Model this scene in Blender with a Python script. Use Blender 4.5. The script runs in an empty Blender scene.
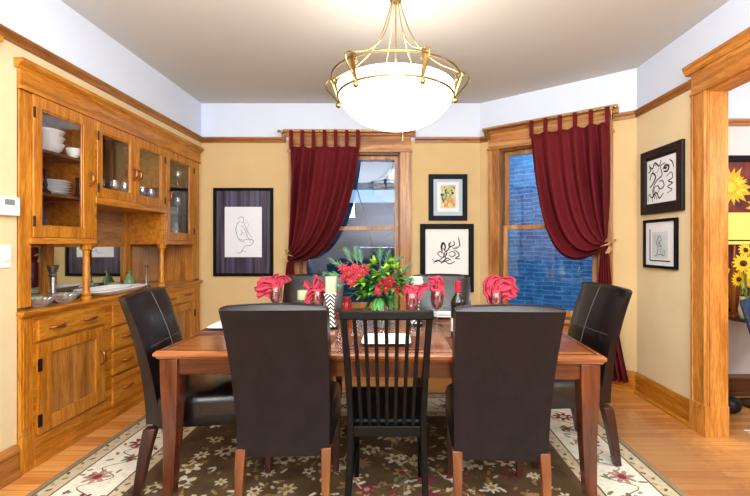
import bpy, bmesh, math, random
from mathutils import Vector, Matrix, noise
R = random.Random(7)
sc = bpy.context.scene
COL = sc.collection
PI = math.pi

# ------------------------------------------------------------------ helpers
class MB:
    def __init__(s): s.bm = bmesh.new(); s.M = Matrix.Identity(4)
    def v(s, p): return s.bm.verts.new(s.M @ Vector(p))
    def face(s, vs, mat=0):
        try:
            f = s.bm.faces.new(vs); f.material_index = mat; return f
        except ValueError: return None
    def poly(s, pts, mat=0): return s.face([s.v(p) for p in pts], mat)
    def box(s, x0, x1, y0, y1, z0, z1, mat=0):
        if x0 > x1: x0, x1 = x1, x0
        if y0 > y1: y0, y1 = y1, y0
        if z0 > z1: z0, z1 = z1, z0
        return s.hexa([(x0,y0,z0),(x1,y0,z0),(x1,y1,z0),(x0,y1,z0)], [(x0,y0,z1),(x1,y0,z1),(x1,y1,z1),(x0,y1,z1)], mat)
    def hexa(s, lo, hi, mat=0):
        a = [s.v(p) for p in lo]; b = [s.v(p) for p in hi]
        n = len(a)
        s.face(a[::-1], mat); s.face(b, mat)
        for i in range(n): s.face([a[i], a[(i+1)%n], b[(i+1)%n], b[i]], mat)
        return s
    def rings(s, rings, closed=True, cap=True, mat=0):
        rr = [[s.v(p) for p in r] for r in rings]
        n = len(rr[0])
        for i in range(len(rr)-1):
            for j in range(n if closed else n-1):
                s.face([rr[i][j], rr[i][(j+1)%n], rr[i+1][(j+1)%n], rr[i+1][j]], mat)
        if cap and closed:
            s.face(rr[0][::-1], mat); s.face(rr[-1], mat)
        return s
    def tube(s, pts, r, n=8, mat=0, flat=1.0):
        pts = [Vector(p) for p in pts]; out = []
        N = len(pts)
        if not isinstance(r, (list, tuple)): r = [r]*N
        up = None
        for i, p in enumerate(pts):
            d = (pts[min(i+1, N-1)] - pts[max(i-1, 0)]).normalized()
            if up is None:
                up = Vector((0,0,1)) if abs(d.z) < .9 else Vector((1,0,0))
            a = d.cross(up)
            if a.length < 1e-5: a = d.orthogonal()
            a.normalize(); b = a.cross(d).normalized(); up = b
            out.append([p + a*math.cos(2*PI*k/n)*r[i] + b*math.sin(2*PI*k/n)*r[i]*flat for k in range(n)])
        return s.rings(out, mat=mat)
    def lathe(s, prof, c=(0,0,0), n=24, mat=0, sx=1, sy=1):
        c = Vector(c)
        return s.rings([[c + Vector((r*sx*math.cos(2*PI*k/n), r*sy*math.sin(2*PI*k/n), z)) for k in range(n)] for r, z in prof], cap=True, mat=mat)
    def ball(s, c, r, n=12, m=8, mat=0, sz=1):
        return s.lathe([(max(r*math.sin(PI*i/m), r*.02), -r*sz*math.cos(PI*i/m)) for i in range(m+1)], c, n, mat)
    def grid(s, f, nu, nv, mat=0):
        g = [[s.v(f(i/nu, j/nv)) for j in range(nv+1)] for i in range(nu+1)]
        for i in range(nu):
            for j in range(nv): s.face([g[i][j], g[i+1][j], g[i+1][j+1], g[i][j+1]], mat)
        return s
    def torus(s, c, Rr, r, n=48, m=8, mat=0, a0=0, a1=2*PI):
        c = Vector(c)
        rs = []
        for i in range(n+1):
            a = a0 + (a1-a0)*i/n
            d = Vector((math.cos(a), math.sin(a), 0))
            rs.append([c + d*(Rr + r*math.cos(2*PI*k/m)) + Vector((0,0,r*math.sin(2*PI*k/m))) for k in range(m)])
        return s.rings(rs, cap=False, mat=mat)
    def strip(s, pts, w, mat=0, y=0.0):
        # flat ribbon in the local xz plane
        P = [Vector((p[0], y, p[1])) for p in pts]; N = len(P); L = []; Rr = []
        for i in range(N):
            d = (P[min(i+1, N-1)] - P[max(i-1, 0)]).normalized()
            nrm = Vector((-d.z, 0, d.x))
            ww = w*(.55 + .45*math.sin(PI*(i+.5)/N)) if N > 2 else w
            L.append(s.v(P[i] + nrm*ww/2)); Rr.append(s.v(P[i] - nrm*ww/2))
        for i in range(N-1): s.face([L[i], Rr[i], Rr[i+1], L[i+1]], mat)
        return s

def spline(pts, n=8):
    P = [Vector(p) for p in pts]; out = []
    for i in range(len(P)-1):
        p0 = P[max(i-1,0)]; p1 = P[i]; p2 = P[i+1]; p3 = P[min(i+2, len(P)-1)]
        for k in range(n):
            t = k/n
            out.append(.5*((2*p1)+(-p0+p2)*t+(2*p0-5*p1+4*p2-p3)*t*t+(-p0+3*p1-3*p2+p3)*t**3))
    out.append(P[-1]); return out

def wloc(o):
    v = Vector((0,0,0))
    while o: v += o.location; o = o.parent
    return v
def obj(name, mb, mats, parent=None, smooth=None, bevel=0, world=False, solid=0, sub=0, kind=None):
    bm = mb.bm
    bmesh.ops.recalc_face_normals(bm, faces=bm.faces)
    me = bpy.data.meshes.new(name)
    if world and parent: bmesh.ops.translate(bm, verts=bm.verts, vec=-wloc(parent))
    bm.to_mesh(me); bm.free()
    o = bpy.data.objects.new(name, me); COL.objects.link(o)
    for m in (mats if isinstance(mats, (list, tuple)) else [mats]): me.materials.append(m)
    if parent: o.parent = parent
    if solid:
        md = o.modifiers.new('solid', 'SOLIDIFY'); md.thickness = solid; md.offset = 0
    if bevel:
        md = o.modifiers.new('bevel', 'BEVEL'); md.width = bevel; md.segments = 2; md.limit_method = 'ANGLE'
    if sub:
        md = o.modifiers.new('sub', 'SUBSURF'); md.levels = sub; md.render_levels = sub
    if smooth is not None:
        me.polygons.foreach_set('use_smooth', [True]*len(me.polygons))
        if smooth < 180: me.set_sharp_from_angle(angle=math.radians(smooth))
    if kind: o['kind'] = kind
    return o
def tag(o, label, cat, group=None, kind=None):
    o['label'] = label; o['category'] = cat
    if group: o['group'] = group
    if kind: o['kind'] = kind
    return o
def thing(name, label, cat, loc=(0,0,0), rz=0, group=None):
    o = bpy.data.objects.new(name, None); COL.objects.link(o)
    o.empty_display_size = .1
    o.location = loc; o.rotation_euler = (0,0,rz)
    return tag(o, label, cat, group)
def single(name, mb, mats, label, cat, group=None, **k):
    bm = mb.bm
    xs = [v.co.x for v in bm.verts]; ys = [v.co.y for v in bm.verts]; zs = [v.co.z for v in bm.verts]
    c = Vector(((min(xs)+max(xs))/2, (min(ys)+max(ys))/2, min(zs)))
    bmesh.ops.translate(bm, verts=bm.verts, vec=-c)
    o = obj(name, mb, mats, **k); o.location = c
    return tag(o, label, cat, group)
def dup(root, loc, rz=None, label=None, group=None):
    r = root.copy(); COL.objects.link(r); r.location = loc
    if rz is not None: r.rotation_euler = (0,0,rz)
    if label: r['label'] = label
    if group: r['group'] = group
    for ch in list(root.children):
        c = ch.copy(); COL.objects.link(c); c.parent = r
        for g in list(ch.children):
            d = g.copy(); COL.objects.link(d); d.parent = c
    return r
def struct_empty(name, loc, rz=0):
    o = bpy.data.objects.new(name, None); COL.objects.link(o); o.location = loc; o.rotation_euler = (0,0,rz)
    o['kind'] = 'structure'; return o

# ------------------------------------------------------------------ materials
def srgb(h):
    h = h.lstrip('#'); c = [int(h[i:i+2], 16)/255 for i in (0,2,4)]
    return tuple(((x/12.92) if x <= .04045 else ((x+.055)/1.055)**2.4) for x in c) + (1,)
def mat(name, col='#808080', rough=.5, metal=0, coat=0, bump=0, bscale=50, var=0, vscale=4, emit=0, ecol=None, spec=.5, sheen=0):
    m = bpy.data.materials.new(name); m.use_nodes = True
    N = m.node_tree.nodes; L = m.node_tree.links; b = N['Principled BSDF']
    c = srgb(col) if isinstance(col, str) else col
    b.inputs['Base Color'].default_value = c; b.inputs['Roughness'].default_value = rough
    b.inputs['Metallic'].default_value = metal; b.inputs['Coat Weight'].default_value = coat
    b.inputs['Coat Roughness'].default_value = .15
    b.inputs['Specular IOR Level'].default_value = spec
    b.inputs['Sheen Weight'].default_value = sheen
    tc = N.new('ShaderNodeTexCoord')
    if var:
        n = N.new('ShaderNodeTexNoise'); n.inputs['Scale'].default_value = vscale; n.inputs['Detail'].default_value = 4
        r = N.new('ShaderNodeValToRGB')
        r.color_ramp.elements[0].position = .3; r.color_ramp.elements[1].position = .7
        r.color_ramp.elements[0].color = tuple(x*(1-var) for x in c[:3]) + (1,)
        r.color_ramp.elements[1].color = tuple(min(1, x*(1+var)) for x in c[:3]) + (1,)
        L.new(tc.outputs['Object'], n.inputs['Vector']); L.new(n.outputs['Fac'], r.inputs['Fac']); L.new(r.outputs['Color'], b.inputs['Base Color'])
    if bump:
        n = N.new('ShaderNodeTexNoise'); n.inputs['Scale'].default_value = bscale; n.inputs['Detail'].default_value = 3
        bp = N.new('ShaderNodeBump'); bp.inputs['Strength'].default_value = bump; bp.inputs['Distance'].default_value = .01
        L.new(tc.outputs['Object'], n.inputs['Vector']); L.new(n.outputs['Fac'], bp.inputs['Height']); L.new(bp.outputs['Normal'], b.inputs['Normal'])
    if emit:
        b.inputs['Emission Color'].default_value = srgb(ecol) if ecol else c; b.inputs['Emission Strength'].default_value = emit
    return m
def wood(name, dark, mid, light, axis='z', rough=.35, scale=1.0, coat=.3, contrast=1.0):
    m = bpy.data.materials.new(name); m.use_nodes = True
    N = m.node_tree.nodes; L = m.node_tree.links; b = N['Principled BSDF']
    tc = N.new('ShaderNodeTexCoord'); mp = N.new('ShaderNodeMapping')
    k = {'x': (1.2, 14, 14), 'y': (14, 1.2, 14), 'z': (14, 14, 1.2)}[axis]
    mp.inputs['Scale'].default_value = tuple(a*scale for a in k)
    L.new(tc.outputs['Object'], mp.inputs['Vector'])
    n = N.new('ShaderNodeTexNoise'); n.inputs['Scale'].default_value = 1.0; n.inputs['Detail'].default_value = 6; n.inputs['Distortion'].default_value = .7
    L.new(mp.outputs['Vector'], n.inputs['Vector'])
    n2 = N.new('ShaderNodeTexNoise'); n2.inputs['Scale'].default_value = 6; n2.inputs['Detail'].default_value = 3
    L.new(mp.outputs['Vector'], n2.inputs['Vector'])
    r = N.new('ShaderNodeValToRGB'); e = r.color_ramp.elements
    e[0].position = .32; e[0].color = srgb(dark); e[1].position = .68; e[1].color = srgb(light)
    x = e.new(.5); x.color = srgb(mid)
    L.new(n.outputs['Fac'], r.inputs['Fac'])
    mx = N.new('ShaderNodeMix'); mx.data_type = 'RGBA'; mx.blend_type = 'MULTIPLY'; mx.inputs['Factor'].default_value = .5*contrast
    r2 = N.new('ShaderNodeValToRGB'); r2.color_ramp.elements[0].position = .38; r2.color_ramp.elements[1].position = .55
    r2.color_ramp.elements[0].color = (.45,.38,.3,1); r2.color_ramp.elements[1].color = (1,1,1,1)
    L.new(n2.outputs['Fac'], r2.inputs['Fac'])
    L.new(r.outputs['Color'], mx.inputs['A']); L.new(r2.outputs['Color'], mx.inputs['B']); L.new(mx.outputs['Result'], b.inputs['Base Color'])
    b.inputs['Roughness'].default_value = rough; b.inputs['Coat Weight'].default_value = coat; b.inputs['Coat Roughness'].default_value = .2
    return m
def glass(name, tint=(1,1,1,1), f=.12, rough=.02, k=.5):
    m = bpy.data.materials.new(name); m.use_nodes = True
    N = m.node_tree.nodes; L = m.node_tree.links
    N.remove(N['Principled BSDF']); out = N['Material Output']
    t = N.new('ShaderNodeBsdfTransparent'); t.inputs['Color'].default_value = tint
    g = N.new('ShaderNodeBsdfGlossy'); g.inputs['Roughness'].default_value = rough
    lw = N.new('ShaderNodeLayerWeight'); lw.inputs['Blend'].default_value = .35
    mm = N.new('ShaderNodeMath'); mm.operation = 'MULTIPLY_ADD'; mm.inputs[1].default_value = k; mm.inputs[2].default_value = f; mm.use_clamp = True
    mx = N.new('ShaderNodeMixShader')
    L.new(lw.outputs['Fresnel'], mm.inputs[0]); L.new(mm.outputs[0], mx.inputs['Fac'])
    L.new(t.outputs[0], mx.inputs[1]); L.new(g.outputs[0], mx.inputs[2]); L.new(mx.outputs[0], out.inputs['Surface'])
    return m

OAK = {a: wood('oak_'+a, '#a2600f', '#c07c1e', '#d0902f', a, scale=2.0) for a in 'xyz'}
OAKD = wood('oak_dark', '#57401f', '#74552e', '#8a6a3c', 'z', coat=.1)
PINE = {a: wood('window_oak_'+a, '#98622e', '#bd8348', '#d6a468', a) for a in 'xz'}
JAMB = {a: wood('door_oak_'+a, '#b06e24', '#ca8736', '#d89a4a', a, scale=1.8, rough=.45) for a in 'xyz'}
TRIM = {a: wood('trim_oak_'+a, '#7e4e20', '#a06830', '#b47e42', a) for a in 'xyz'}
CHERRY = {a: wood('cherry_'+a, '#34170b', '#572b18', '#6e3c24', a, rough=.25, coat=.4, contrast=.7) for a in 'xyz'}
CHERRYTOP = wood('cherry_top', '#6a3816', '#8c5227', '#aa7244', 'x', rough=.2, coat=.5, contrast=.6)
BLACKWOOD = mat('black_lacquer', '#030303', .42, coat=0, spec=.25)
LEATHER = mat('dark_leather', '#0f0a0d', .3, coat=.25, bump=.15, bscale=120, var=.2, vscale=10)
LEATHERB = mat('leather_back', '#1d1517', .6, spec=.25, bump=.2, bscale=160, var=.22, vscale=14)
SEAM = mat('seam_thread', '#6d625e', .6)
LEGW = wood('chair_leg_wood', '#4c2812', '#6e4020', '#84522c', 'z', coat=.3, contrast=.6)
LEGD = wood('chair_leg_dark', '#2a1410', '#40201a', '#552e22', 'z', coat=.5, contrast=.5)
LEGG = mat('leg_edge_glint', '#b5825a', .3)
BRASS = mat('brass', '#9c8a5e', .28, metal=1)
BRASSL = mat('pale_brass', '#bba97c', .25, metal=1)
BRONZE = mat('antique_bronze', '#a0683a', .3, metal=.8)
IRON = mat('dark_iron', '#2a2220', .5, metal=.6)
PEWTER = mat('pewter', '#8e8880', .35, metal=.9, bump=.3, bscale=60)
WHITEP = mat('white_porcelain', '#eef0f2', .2, coat=.5)
WHITEC = mat('white_plastic', '#ecebe6', .45)
OLIVEP = mat('olive_glaze', '#9c9a5a', .3, coat=.4)
GREENG = mat('sage_glaze', '#6f8f6c', .35, coat=.3, var=.2, vscale=20)
CURT = mat('burgundy_cloth', '#681c22', .85, bump=.1, bscale=400, spec=.2)
NAP = mat('coral_red_napkin', '#ba4658', .95, spec=.2, bump=.2, bscale=300, var=.18, vscale=25)
CANDLE = mat('pale_green_wax', '#c2d0a4', .6)
CANDLE2 = mat('pale_green_wax_light', '#d4dcc0', .6)
REDG = mat('red_glass', '#a81f1c', .12, coat=.6)
MIRROR = mat('mirror_silver', '#cfd2cc', .03, metal=1)
BLACKF = mat('black_frame', '#09080c', .5, spec=.15)
BROWNF = mat('dark_brown_frame', '#2a1e20', .45, spec=.35, var=.2, vscale=20)
PAPER = mat('white_paper', '#e6e9ec', .8)
PAPERB = mat('pale_blue_mat', '#b9cbd8', .8)
INK = mat('black_ink', '#101014', .8)
GREYINK = mat('grey_ink', '#6e7a80', .8)
GLASS = glass('clear_glass', (1,1,1,1), .02, k=.22)
DRINK = glass('drinking_glass', (.93,.96,.97,1), .16)
CRYSTAL = glass('cut_crystal', (.95,.97,.98,1), .3, .15)
_n = CRYSTAL.node_tree; _d = _n.nodes.new('ShaderNodeBsdfDiffuse'); _d.inputs['Color'].default_value = (.85,.9,.95,1)
_m = _n.nodes.new('ShaderNodeMixShader'); _m.inputs['Fac'].default_value = .1
_l = _n.nodes['Material Output'].inputs['Surface'].links[0].from_socket
_n.links.new(_l, _m.inputs[1]); _n.links.new(_d.outputs[0], _m.inputs[2]); _n.links.new(_m.outputs[0], _n.nodes['Material Output'].inputs['Surface'])
WINP = glass('window_pane', (.85,.92,1,1), .04)
WINE = mat('wine_glass_dark', '#0c1410', .08, coat=.5)
WINECAP = mat('red_foil', '#b3142e', .3)
LABELM = mat('bottle_label', '#d8d2c0', .6)
CEIL = mat('ceiling_paint', '#cbccc8', .9)
FRIEZE = mat('frieze_paint', '#dbe6f5', .9)
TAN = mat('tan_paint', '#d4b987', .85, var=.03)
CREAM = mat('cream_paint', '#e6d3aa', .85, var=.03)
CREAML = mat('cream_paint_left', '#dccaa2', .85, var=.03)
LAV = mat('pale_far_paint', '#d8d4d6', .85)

def floor_mat():
    m = bpy.data.materials.new('oak_floor'); m.use_nodes = True
    N = m.node_tree.nodes; L = m.node_tree.links; b = N['Principled BSDF']
    tc = N.new('ShaderNodeTexCoord')
    br = N.new('ShaderNodeTexBrick'); br.inputs['Scale'].default_value = 1
    br.inputs['Brick Width'].default_value = 1.1; br.inputs['Row Height'].default_value = .058
    br.inputs['Mortar Size'].default_value = .0012; br.inputs['Mortar Smooth'].default_value = .2
    br.inputs['Color1'].default_value = srgb('#c98340'); br.inputs['Color2'].default_value = srgb('#e3a55e'); br.inputs['Mortar'].default_value = srgb('#8a5424')
    br.offset = .37; br.squash = 1
    L.new(tc.outputs['Object'], br.inputs['Vector'])
    mp = N.new('ShaderNodeMapping'); mp.inputs['Scale'].default_value = (2, 40, 1); L.new(tc.outputs['Object'], mp.inputs['Vector'])
    n = N.new('ShaderNodeTexNoise'); n.inputs['Scale'].default_value = 1.5; n.inputs['Detail'].default_value = 6; L.new(mp.outputs[0], n.inputs['Vector'])
    r = N.new('ShaderNodeValToRGB'); r.color_ramp.elements[0].position = .3; r.color_ramp.elements[0].color = (.6,.5,.42,1); r.color_ramp.elements[1].position = .6; r.color_ramp.elements[1].color = (1,1,1,1)
    L.new(n.outputs['Fac'], r.inputs['Fac'])
    mx = N.new('ShaderNodeMix'); mx.data_type = 'RGBA'; mx.blend_type = 'MULTIPLY'; mx.inputs['Factor'].default_value = .55
    L.new(br.outputs['Color'], mx.inputs['A']); L.new(r.outputs['Color'], mx.inputs['B'])
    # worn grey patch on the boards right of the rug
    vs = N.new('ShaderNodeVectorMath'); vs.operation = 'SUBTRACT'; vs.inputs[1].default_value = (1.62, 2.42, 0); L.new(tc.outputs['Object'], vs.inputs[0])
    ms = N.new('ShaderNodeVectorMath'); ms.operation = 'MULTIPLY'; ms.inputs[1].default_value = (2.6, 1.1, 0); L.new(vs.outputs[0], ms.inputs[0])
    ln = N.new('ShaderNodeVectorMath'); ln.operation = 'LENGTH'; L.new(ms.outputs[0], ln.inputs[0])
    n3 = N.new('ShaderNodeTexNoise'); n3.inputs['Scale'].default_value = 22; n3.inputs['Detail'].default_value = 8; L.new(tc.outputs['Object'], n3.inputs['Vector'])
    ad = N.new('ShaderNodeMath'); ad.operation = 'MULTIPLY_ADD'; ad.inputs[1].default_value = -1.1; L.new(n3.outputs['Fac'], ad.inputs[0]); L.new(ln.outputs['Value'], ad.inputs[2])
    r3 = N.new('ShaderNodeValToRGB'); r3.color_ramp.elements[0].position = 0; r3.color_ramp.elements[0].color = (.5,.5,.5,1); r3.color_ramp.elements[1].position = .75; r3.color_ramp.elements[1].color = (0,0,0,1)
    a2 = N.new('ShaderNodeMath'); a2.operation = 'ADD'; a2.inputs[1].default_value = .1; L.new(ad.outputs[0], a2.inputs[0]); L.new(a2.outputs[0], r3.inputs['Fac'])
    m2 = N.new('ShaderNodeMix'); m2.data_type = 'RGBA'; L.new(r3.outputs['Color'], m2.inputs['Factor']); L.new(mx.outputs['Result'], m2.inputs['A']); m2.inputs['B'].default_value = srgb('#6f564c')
    L.new(m2.outputs['Result'], b.inputs['Base Color'])
    b.inputs['Roughness'].default_value = .3; b.inputs['Coat Weight'].default_value = .25
    return m
def brick_mat(name, c1, c2, mo, w, h, ms, rot=0):
    m = bpy.data.materials.new(name); m.use_nodes = True
    N = m.node_tree.nodes; L = m.node_tree.links; b = N['Principled BSDF']
    tc = N.new('ShaderNodeTexCoord'); mp = N.new('ShaderNodeMapping'); mp.inputs['Rotation'].default_value = (PI/2, 0, 0)
    L.new(tc.outputs['Object'], mp.inputs['Vector'])
    n0 = N.new('ShaderNodeTexNoise'); n0.inputs['Scale'].default_value = 5; L.new(mp.outputs[0], n0.inputs['Vector'])
    va = N.new('ShaderNodeVectorMath'); va.operation = 'MULTIPLY_ADD'; va.inputs[1].default_value = (.12,.07,0); L.new(n0.outputs['Color'], va.inputs[0]); L.new(mp.outputs[0], va.inputs[2])
    br = N.new('ShaderNodeTexBrick'); br.inputs['Scale'].default_value = 1; br.inputs['Brick Width'].default_value = w; br.inputs['Row Height'].default_value = h
    br.inputs['Mortar Size'].default_value = ms; br.inputs['Mortar Smooth'].default_value = .6
    br.inputs['Color1'].default_value = srgb(c1); br.inputs['Color2'].default_value = srgb(c2); br.inputs['Mortar'].default_value = srgb(mo)
    L.new(va.outputs[0], br.inputs['Vector'])
    n = N.new('ShaderNodeTexNoise'); n.inputs['Scale'].default_value = 7; n.inputs['Detail'].default_value = 8; L.new(tc.outputs['Object'], n.inputs['Vector'])
    r = N.new('ShaderNodeValToRGB'); r.color_ramp.elements[0].position = .3; r.color_ramp.elements[0].color = (.45,.5,.6,1); r.color_ramp.elements[1].position = .7; r.color_ramp.elements[1].color = (1.3,1.3,1.3,1)
    L.new(n.outputs['Fac'], r.inputs['Fac'])
    mx = N.new('ShaderNodeMix'); mx.data_type = 'RGBA'; mx.blend_type = 'MULTIPLY'; mx.inputs['Factor'].default_value = .8
    L.new(br.outputs['Color'], mx.inputs['A']); L.new(r.outputs['Color'], mx.inputs['B']); L.new(mx.outputs['Result'], b.inputs['Base Color'])
    b.inputs['Roughness'].default_value = .9
    return m
def stripes_mat(name, cols, scale, wave_dir='X', bands=6):
    m = bpy.data.materials.new(name); m.use_nodes = True
    N = m.node_tree.nodes; L = m.node_tree.links; b = N['Principled BSDF']
    tc = N.new('ShaderNodeTexCoord'); mp = N.new('ShaderNodeMapping'); mp.inputs['Scale'].default_value = scale
    L.new(tc.outputs['Object'], mp.inputs['Vector'])
    n = N.new('ShaderNodeTexNoise'); n.inputs['Scale'].default_value = 1; n.inputs['Detail'].default_value = 3; L.new(mp.outputs[0], n.inputs['Vector'])
    r = N.new('ShaderNodeValToRGB'); e = r.color_ramp.elements
    e[0].position = .3; e[0].color = srgb(cols[0]); e[1].position = .7; e[1].color = srgb(cols[-1])
    for i, c in enumerate(cols[1:-1]):
        x = e.new(.3 + .4*(i+1)/(len(cols)-1)); x.color = srgb(c)
    L.new(n.outputs['Fac'], r.inputs['Fac']); L.new(r.outputs['Color'], b.inputs['Base Color'])
    b.inputs['Roughness'].default_value = .25
    return m
def zebra_mat():
    m = bpy.data.materials.new('zebra_chevron'); m.use_nodes = True
    N = m.node_tree.nodes; L = m.node_tree.links; b = N['Principled BSDF']
    tc = N.new('ShaderNodeTexCoord'); sp = N.new('ShaderNodeSeparateXYZ'); L.new(tc.outputs['Object'], sp.inputs[0])
    ab = N.new('ShaderNodeMath'); ab.operation = 'ABSOLUTE'; L.new(sp.outputs['X'], ab.inputs[0])
    a = N.new('ShaderNodeMath'); a.operation = 'MULTIPLY_ADD'; a.inputs[1].default_value = 1.0; L.new(ab.outputs[0], a.inputs[0]); L.new(sp.outputs['Z'], a.inputs[2])
    f = N.new('ShaderNodeMath'); f.operation = 'MULTIPLY'; f.inputs[1].default_value = 42; L.new(a.outputs[0], f.inputs[0])
    g = N.new('ShaderNodeMath'); g.operation = 'FRACT'; L.new(f.outputs[0], g.inputs[0])
    h = N.new('ShaderNodeMath'); h.operation = 'GREATER_THAN'; h.inputs[1].default_value = .5; L.new(g.outputs[0], h.inputs[0])
    mx = N.new('ShaderNodeMix'); mx.data_type = 'RGBA'; L.new(h.outputs[0], mx.inputs['Factor']); mx.inputs['A'].default_value = srgb('#0c0c0c'); mx.inputs['B'].default_value = srgb('#e8e6e0')
    L.new(mx.outputs['Result'], b.inputs['Base Color']); b.inputs['Roughness'].default_value = .3
    return m
FLOOR = floor_mat()
STONE = brick_mat('blue_stone', '#2c6288', '#4680a4', '#6a9cba', .27, .062, .008)
DARKWALL = stripes_mat('slate_siding', ['#12232e', '#20384a', '#31506a'], (1.5, 1, 7))
REFLECTBAND = mat('pale_reflection_band', '#c8dcec', .8)  # pale colour stands in for light bands reflected in the window pane
REFLECTMAT = stripes_mat('painted_reflection_mat', ['#1d1a2a', '#3a3546', '#54495a', '#4a5a78'], (22, 1, .8))  # streaks paint the window reflections in the picture glass
ZEBRA = zebra_mat()

# ------------------------------------------------------------------ constants (metres; camera at origin looking +Y)
F = 410.0; CX = 395.0; CY = 245.0; EYE = 1.25
def P(x, y, Y): return Vector(((x-CX)/F*Y, Y, EYE-(y-CY)/F*Y))
XL = -2.05; XR = 2.05; YB = 4.34; ZC = 2.75; XB = 0.90; YR = 3.476
RAIL = 2.36
ang = math.atan2(YR-YB, XR-XB); LA = math.hypot(XR-XB, YR-YB)

def wall(name, loc, rz, length, holes, lower, thick=.14, top=ZC, z_split=RAIL):
    """local x along the wall (room on the -y side), z up; holes = (u0,u1,z0,z1)"""
    mb = MB()
    us = sorted({0, length} | {h[0] for h in holes} | {h[1] for h in holes})
    zs = sorted({0, z_split, top} | {h[2] for h in holes} | {h[3] for h in holes})
    for i in range(len(us)-1):
        for j in range(len(zs)-1):
            uc = (us[i]+us[i+1])/2; zc = (zs[j]+zs[j+1])/2
            if any(h[0] < uc < h[1] and h[2] < zc < h[3] for h in holes): continue
            mb.box(us[i], us[i+1], 0, thick, zs[j], zs[j+1], 1 if zc > z_split else 0)
    o = obj(name, mb, [lower, FRIEZE], kind='structure'); o.location = loc; o.rotation_euler = (0,0,rz)
    return o
# openings
W1 = (-1.005, .055, .56, 2.23)
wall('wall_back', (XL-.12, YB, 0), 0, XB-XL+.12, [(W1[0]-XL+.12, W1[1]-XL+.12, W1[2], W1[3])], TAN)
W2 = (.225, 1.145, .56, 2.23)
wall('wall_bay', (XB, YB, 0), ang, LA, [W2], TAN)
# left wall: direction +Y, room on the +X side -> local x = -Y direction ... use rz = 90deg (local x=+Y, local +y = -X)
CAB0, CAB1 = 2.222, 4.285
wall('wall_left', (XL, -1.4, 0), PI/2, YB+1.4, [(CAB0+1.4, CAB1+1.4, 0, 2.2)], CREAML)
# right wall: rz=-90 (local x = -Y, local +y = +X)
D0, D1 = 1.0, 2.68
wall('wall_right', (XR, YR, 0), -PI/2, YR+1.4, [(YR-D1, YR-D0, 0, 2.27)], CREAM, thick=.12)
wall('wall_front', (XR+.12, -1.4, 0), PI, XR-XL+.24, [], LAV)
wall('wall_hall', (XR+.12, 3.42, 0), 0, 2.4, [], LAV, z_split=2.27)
wall('wall_hall_right', (XR+2.54, 3.42, 0), -PI/2, 4.82, [], LAV, z_split=2.27)

mb = MB(); mb.box(-2.6, 4.7, -1.4, 4.6, -.06, 0)
obj('floor', mb, FLOOR, kind='structure')
mb = MB(); mb.box(-2.6, 4.7, -1.4, 4.6, ZC, ZC+.08)
obj('ceiling', mb, CEIL, kind='structure')

# mouldings: extrude a profile (out, z) along wall (local x), out = -y
def mould(name, loc, rz, length, prof, m, u0=0):
    mb = MB()
    mb.rings([[(u, -o, z) for o, z in prof] for u in (u0, u0+length)])
    o = obj(name, mb, m, kind='structure'); o.location = loc; o.rotation_euler = (0,0,rz); return o
PR = [(0, RAIL-.028), (.012, RAIL-.028), (.016, RAIL-.01), (.03, RAIL+.004), (.034, RAIL+.02), (.022, RAIL+.028), (0, RAIL+.03)]
PR = [(0,RAIL-.03),(.012,RAIL-.03),(.018,RAIL-.008),(.032,RAIL+.006),(.036,RAIL+.02),(.02,RAIL+.03),(0,RAIL+.03)]
mould('trim_1', (XL, YB, 0), 0, .90, PR, TRIM['x'])
mould('trim_2', (0.21, YB, 0), 0, XB-.21, PR, TRIM['x'])
mould('trim_3', (XB, YB, 0), ang, .09, PR, TRIM['x'])
mould('trim_4', (XB, YB, 0), ang, LA-1.27, PR, TRIM['x'], u0=1.27)
mould('trim_5', (XL, -1.4, 0), PI/2, YB+1.4, PR, TRIM['x'])
mould('trim_6', (XR, YR, 0), -PI/2, YR-2.82, PR, TRIM['x'])
mould('trim_7', (XR+.12, 3.42, -.09), 0, 2.4, PR, TRIM['x'])
BB = [(0,0),(.035,0),(.035,.02),(.02,.028),(.02,.125),(.026,.135),(.022,.15),(.008,.17),(0,.175)]
mould('baseboard_back', (XL, YB, 0), 0, XB-XL, BB, TRIM['x'])
mould('baseboard_bay', (XB, YB, 0), ang, LA, BB, OAK['x'])
mould('baseboard_right', (XR, YR, 0), -PI/2, YR-2.81, BB, OAK['x'])
mould('baseboard_left', (XL, -1.4, 0), PI/2, CAB0+1.39, BB, TRIM['x'])
HALLB = wood('hall_base_oak', '#3f2410', '#60391a', '#7a4c26', 'x')
mould('baseboard_hall', (XR+.12, 3.42, 0), 0, 2.4, BB, HALLB)

# door casing of the wide opening in the right wall
d = struct_empty('door_1', (XR, D1, 0))
J = JAMB
mb = MB(); mb.box(-.022, 0, 0, .125, .14, 2.27); mb.box(-.03,-.022,.0,.018,.14,2.27); mb.box(-.03,-.022,.107,.125,.14,2.27)
obj('casing', mb, J['z'], d, bevel=.003)
mb = MB(); mb.box(-.036, 0, -.002, .13, 0, .2); mb.box(-.036,.125,-.016,0,0,.2)
obj('plinth_block', mb, J['z'], d, bevel=.004)
mb = MB(); mb.box(0, .12, -.012, .0, .2, 2.26)
obj('jamb', mb, J['z'], d, bevel=.002)
mb = MB(); mb.box(0, .12, D0-D1, 0, 2.25, 2.27)
obj('head_jamb', mb, J['y'], d)
mb = MB(); mb.box(-.026, 0, D0-D1-.165, .125, 2.27, 2.415)
mb.box(-.034, 0, D0-D1-.17, .13, 2.262, 2.282)
mb.rings([[(-o, y, z) for o, z in [(0,2.415),(.035,2.415),(.045,2.43),(.055,2.45),(.06,2.455),(.06,2.475),(0,2.475)]] for y in (D0-D1-.2, .165)])
obj('head_casing', mb, J['y'], d, bevel=.002)
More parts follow.
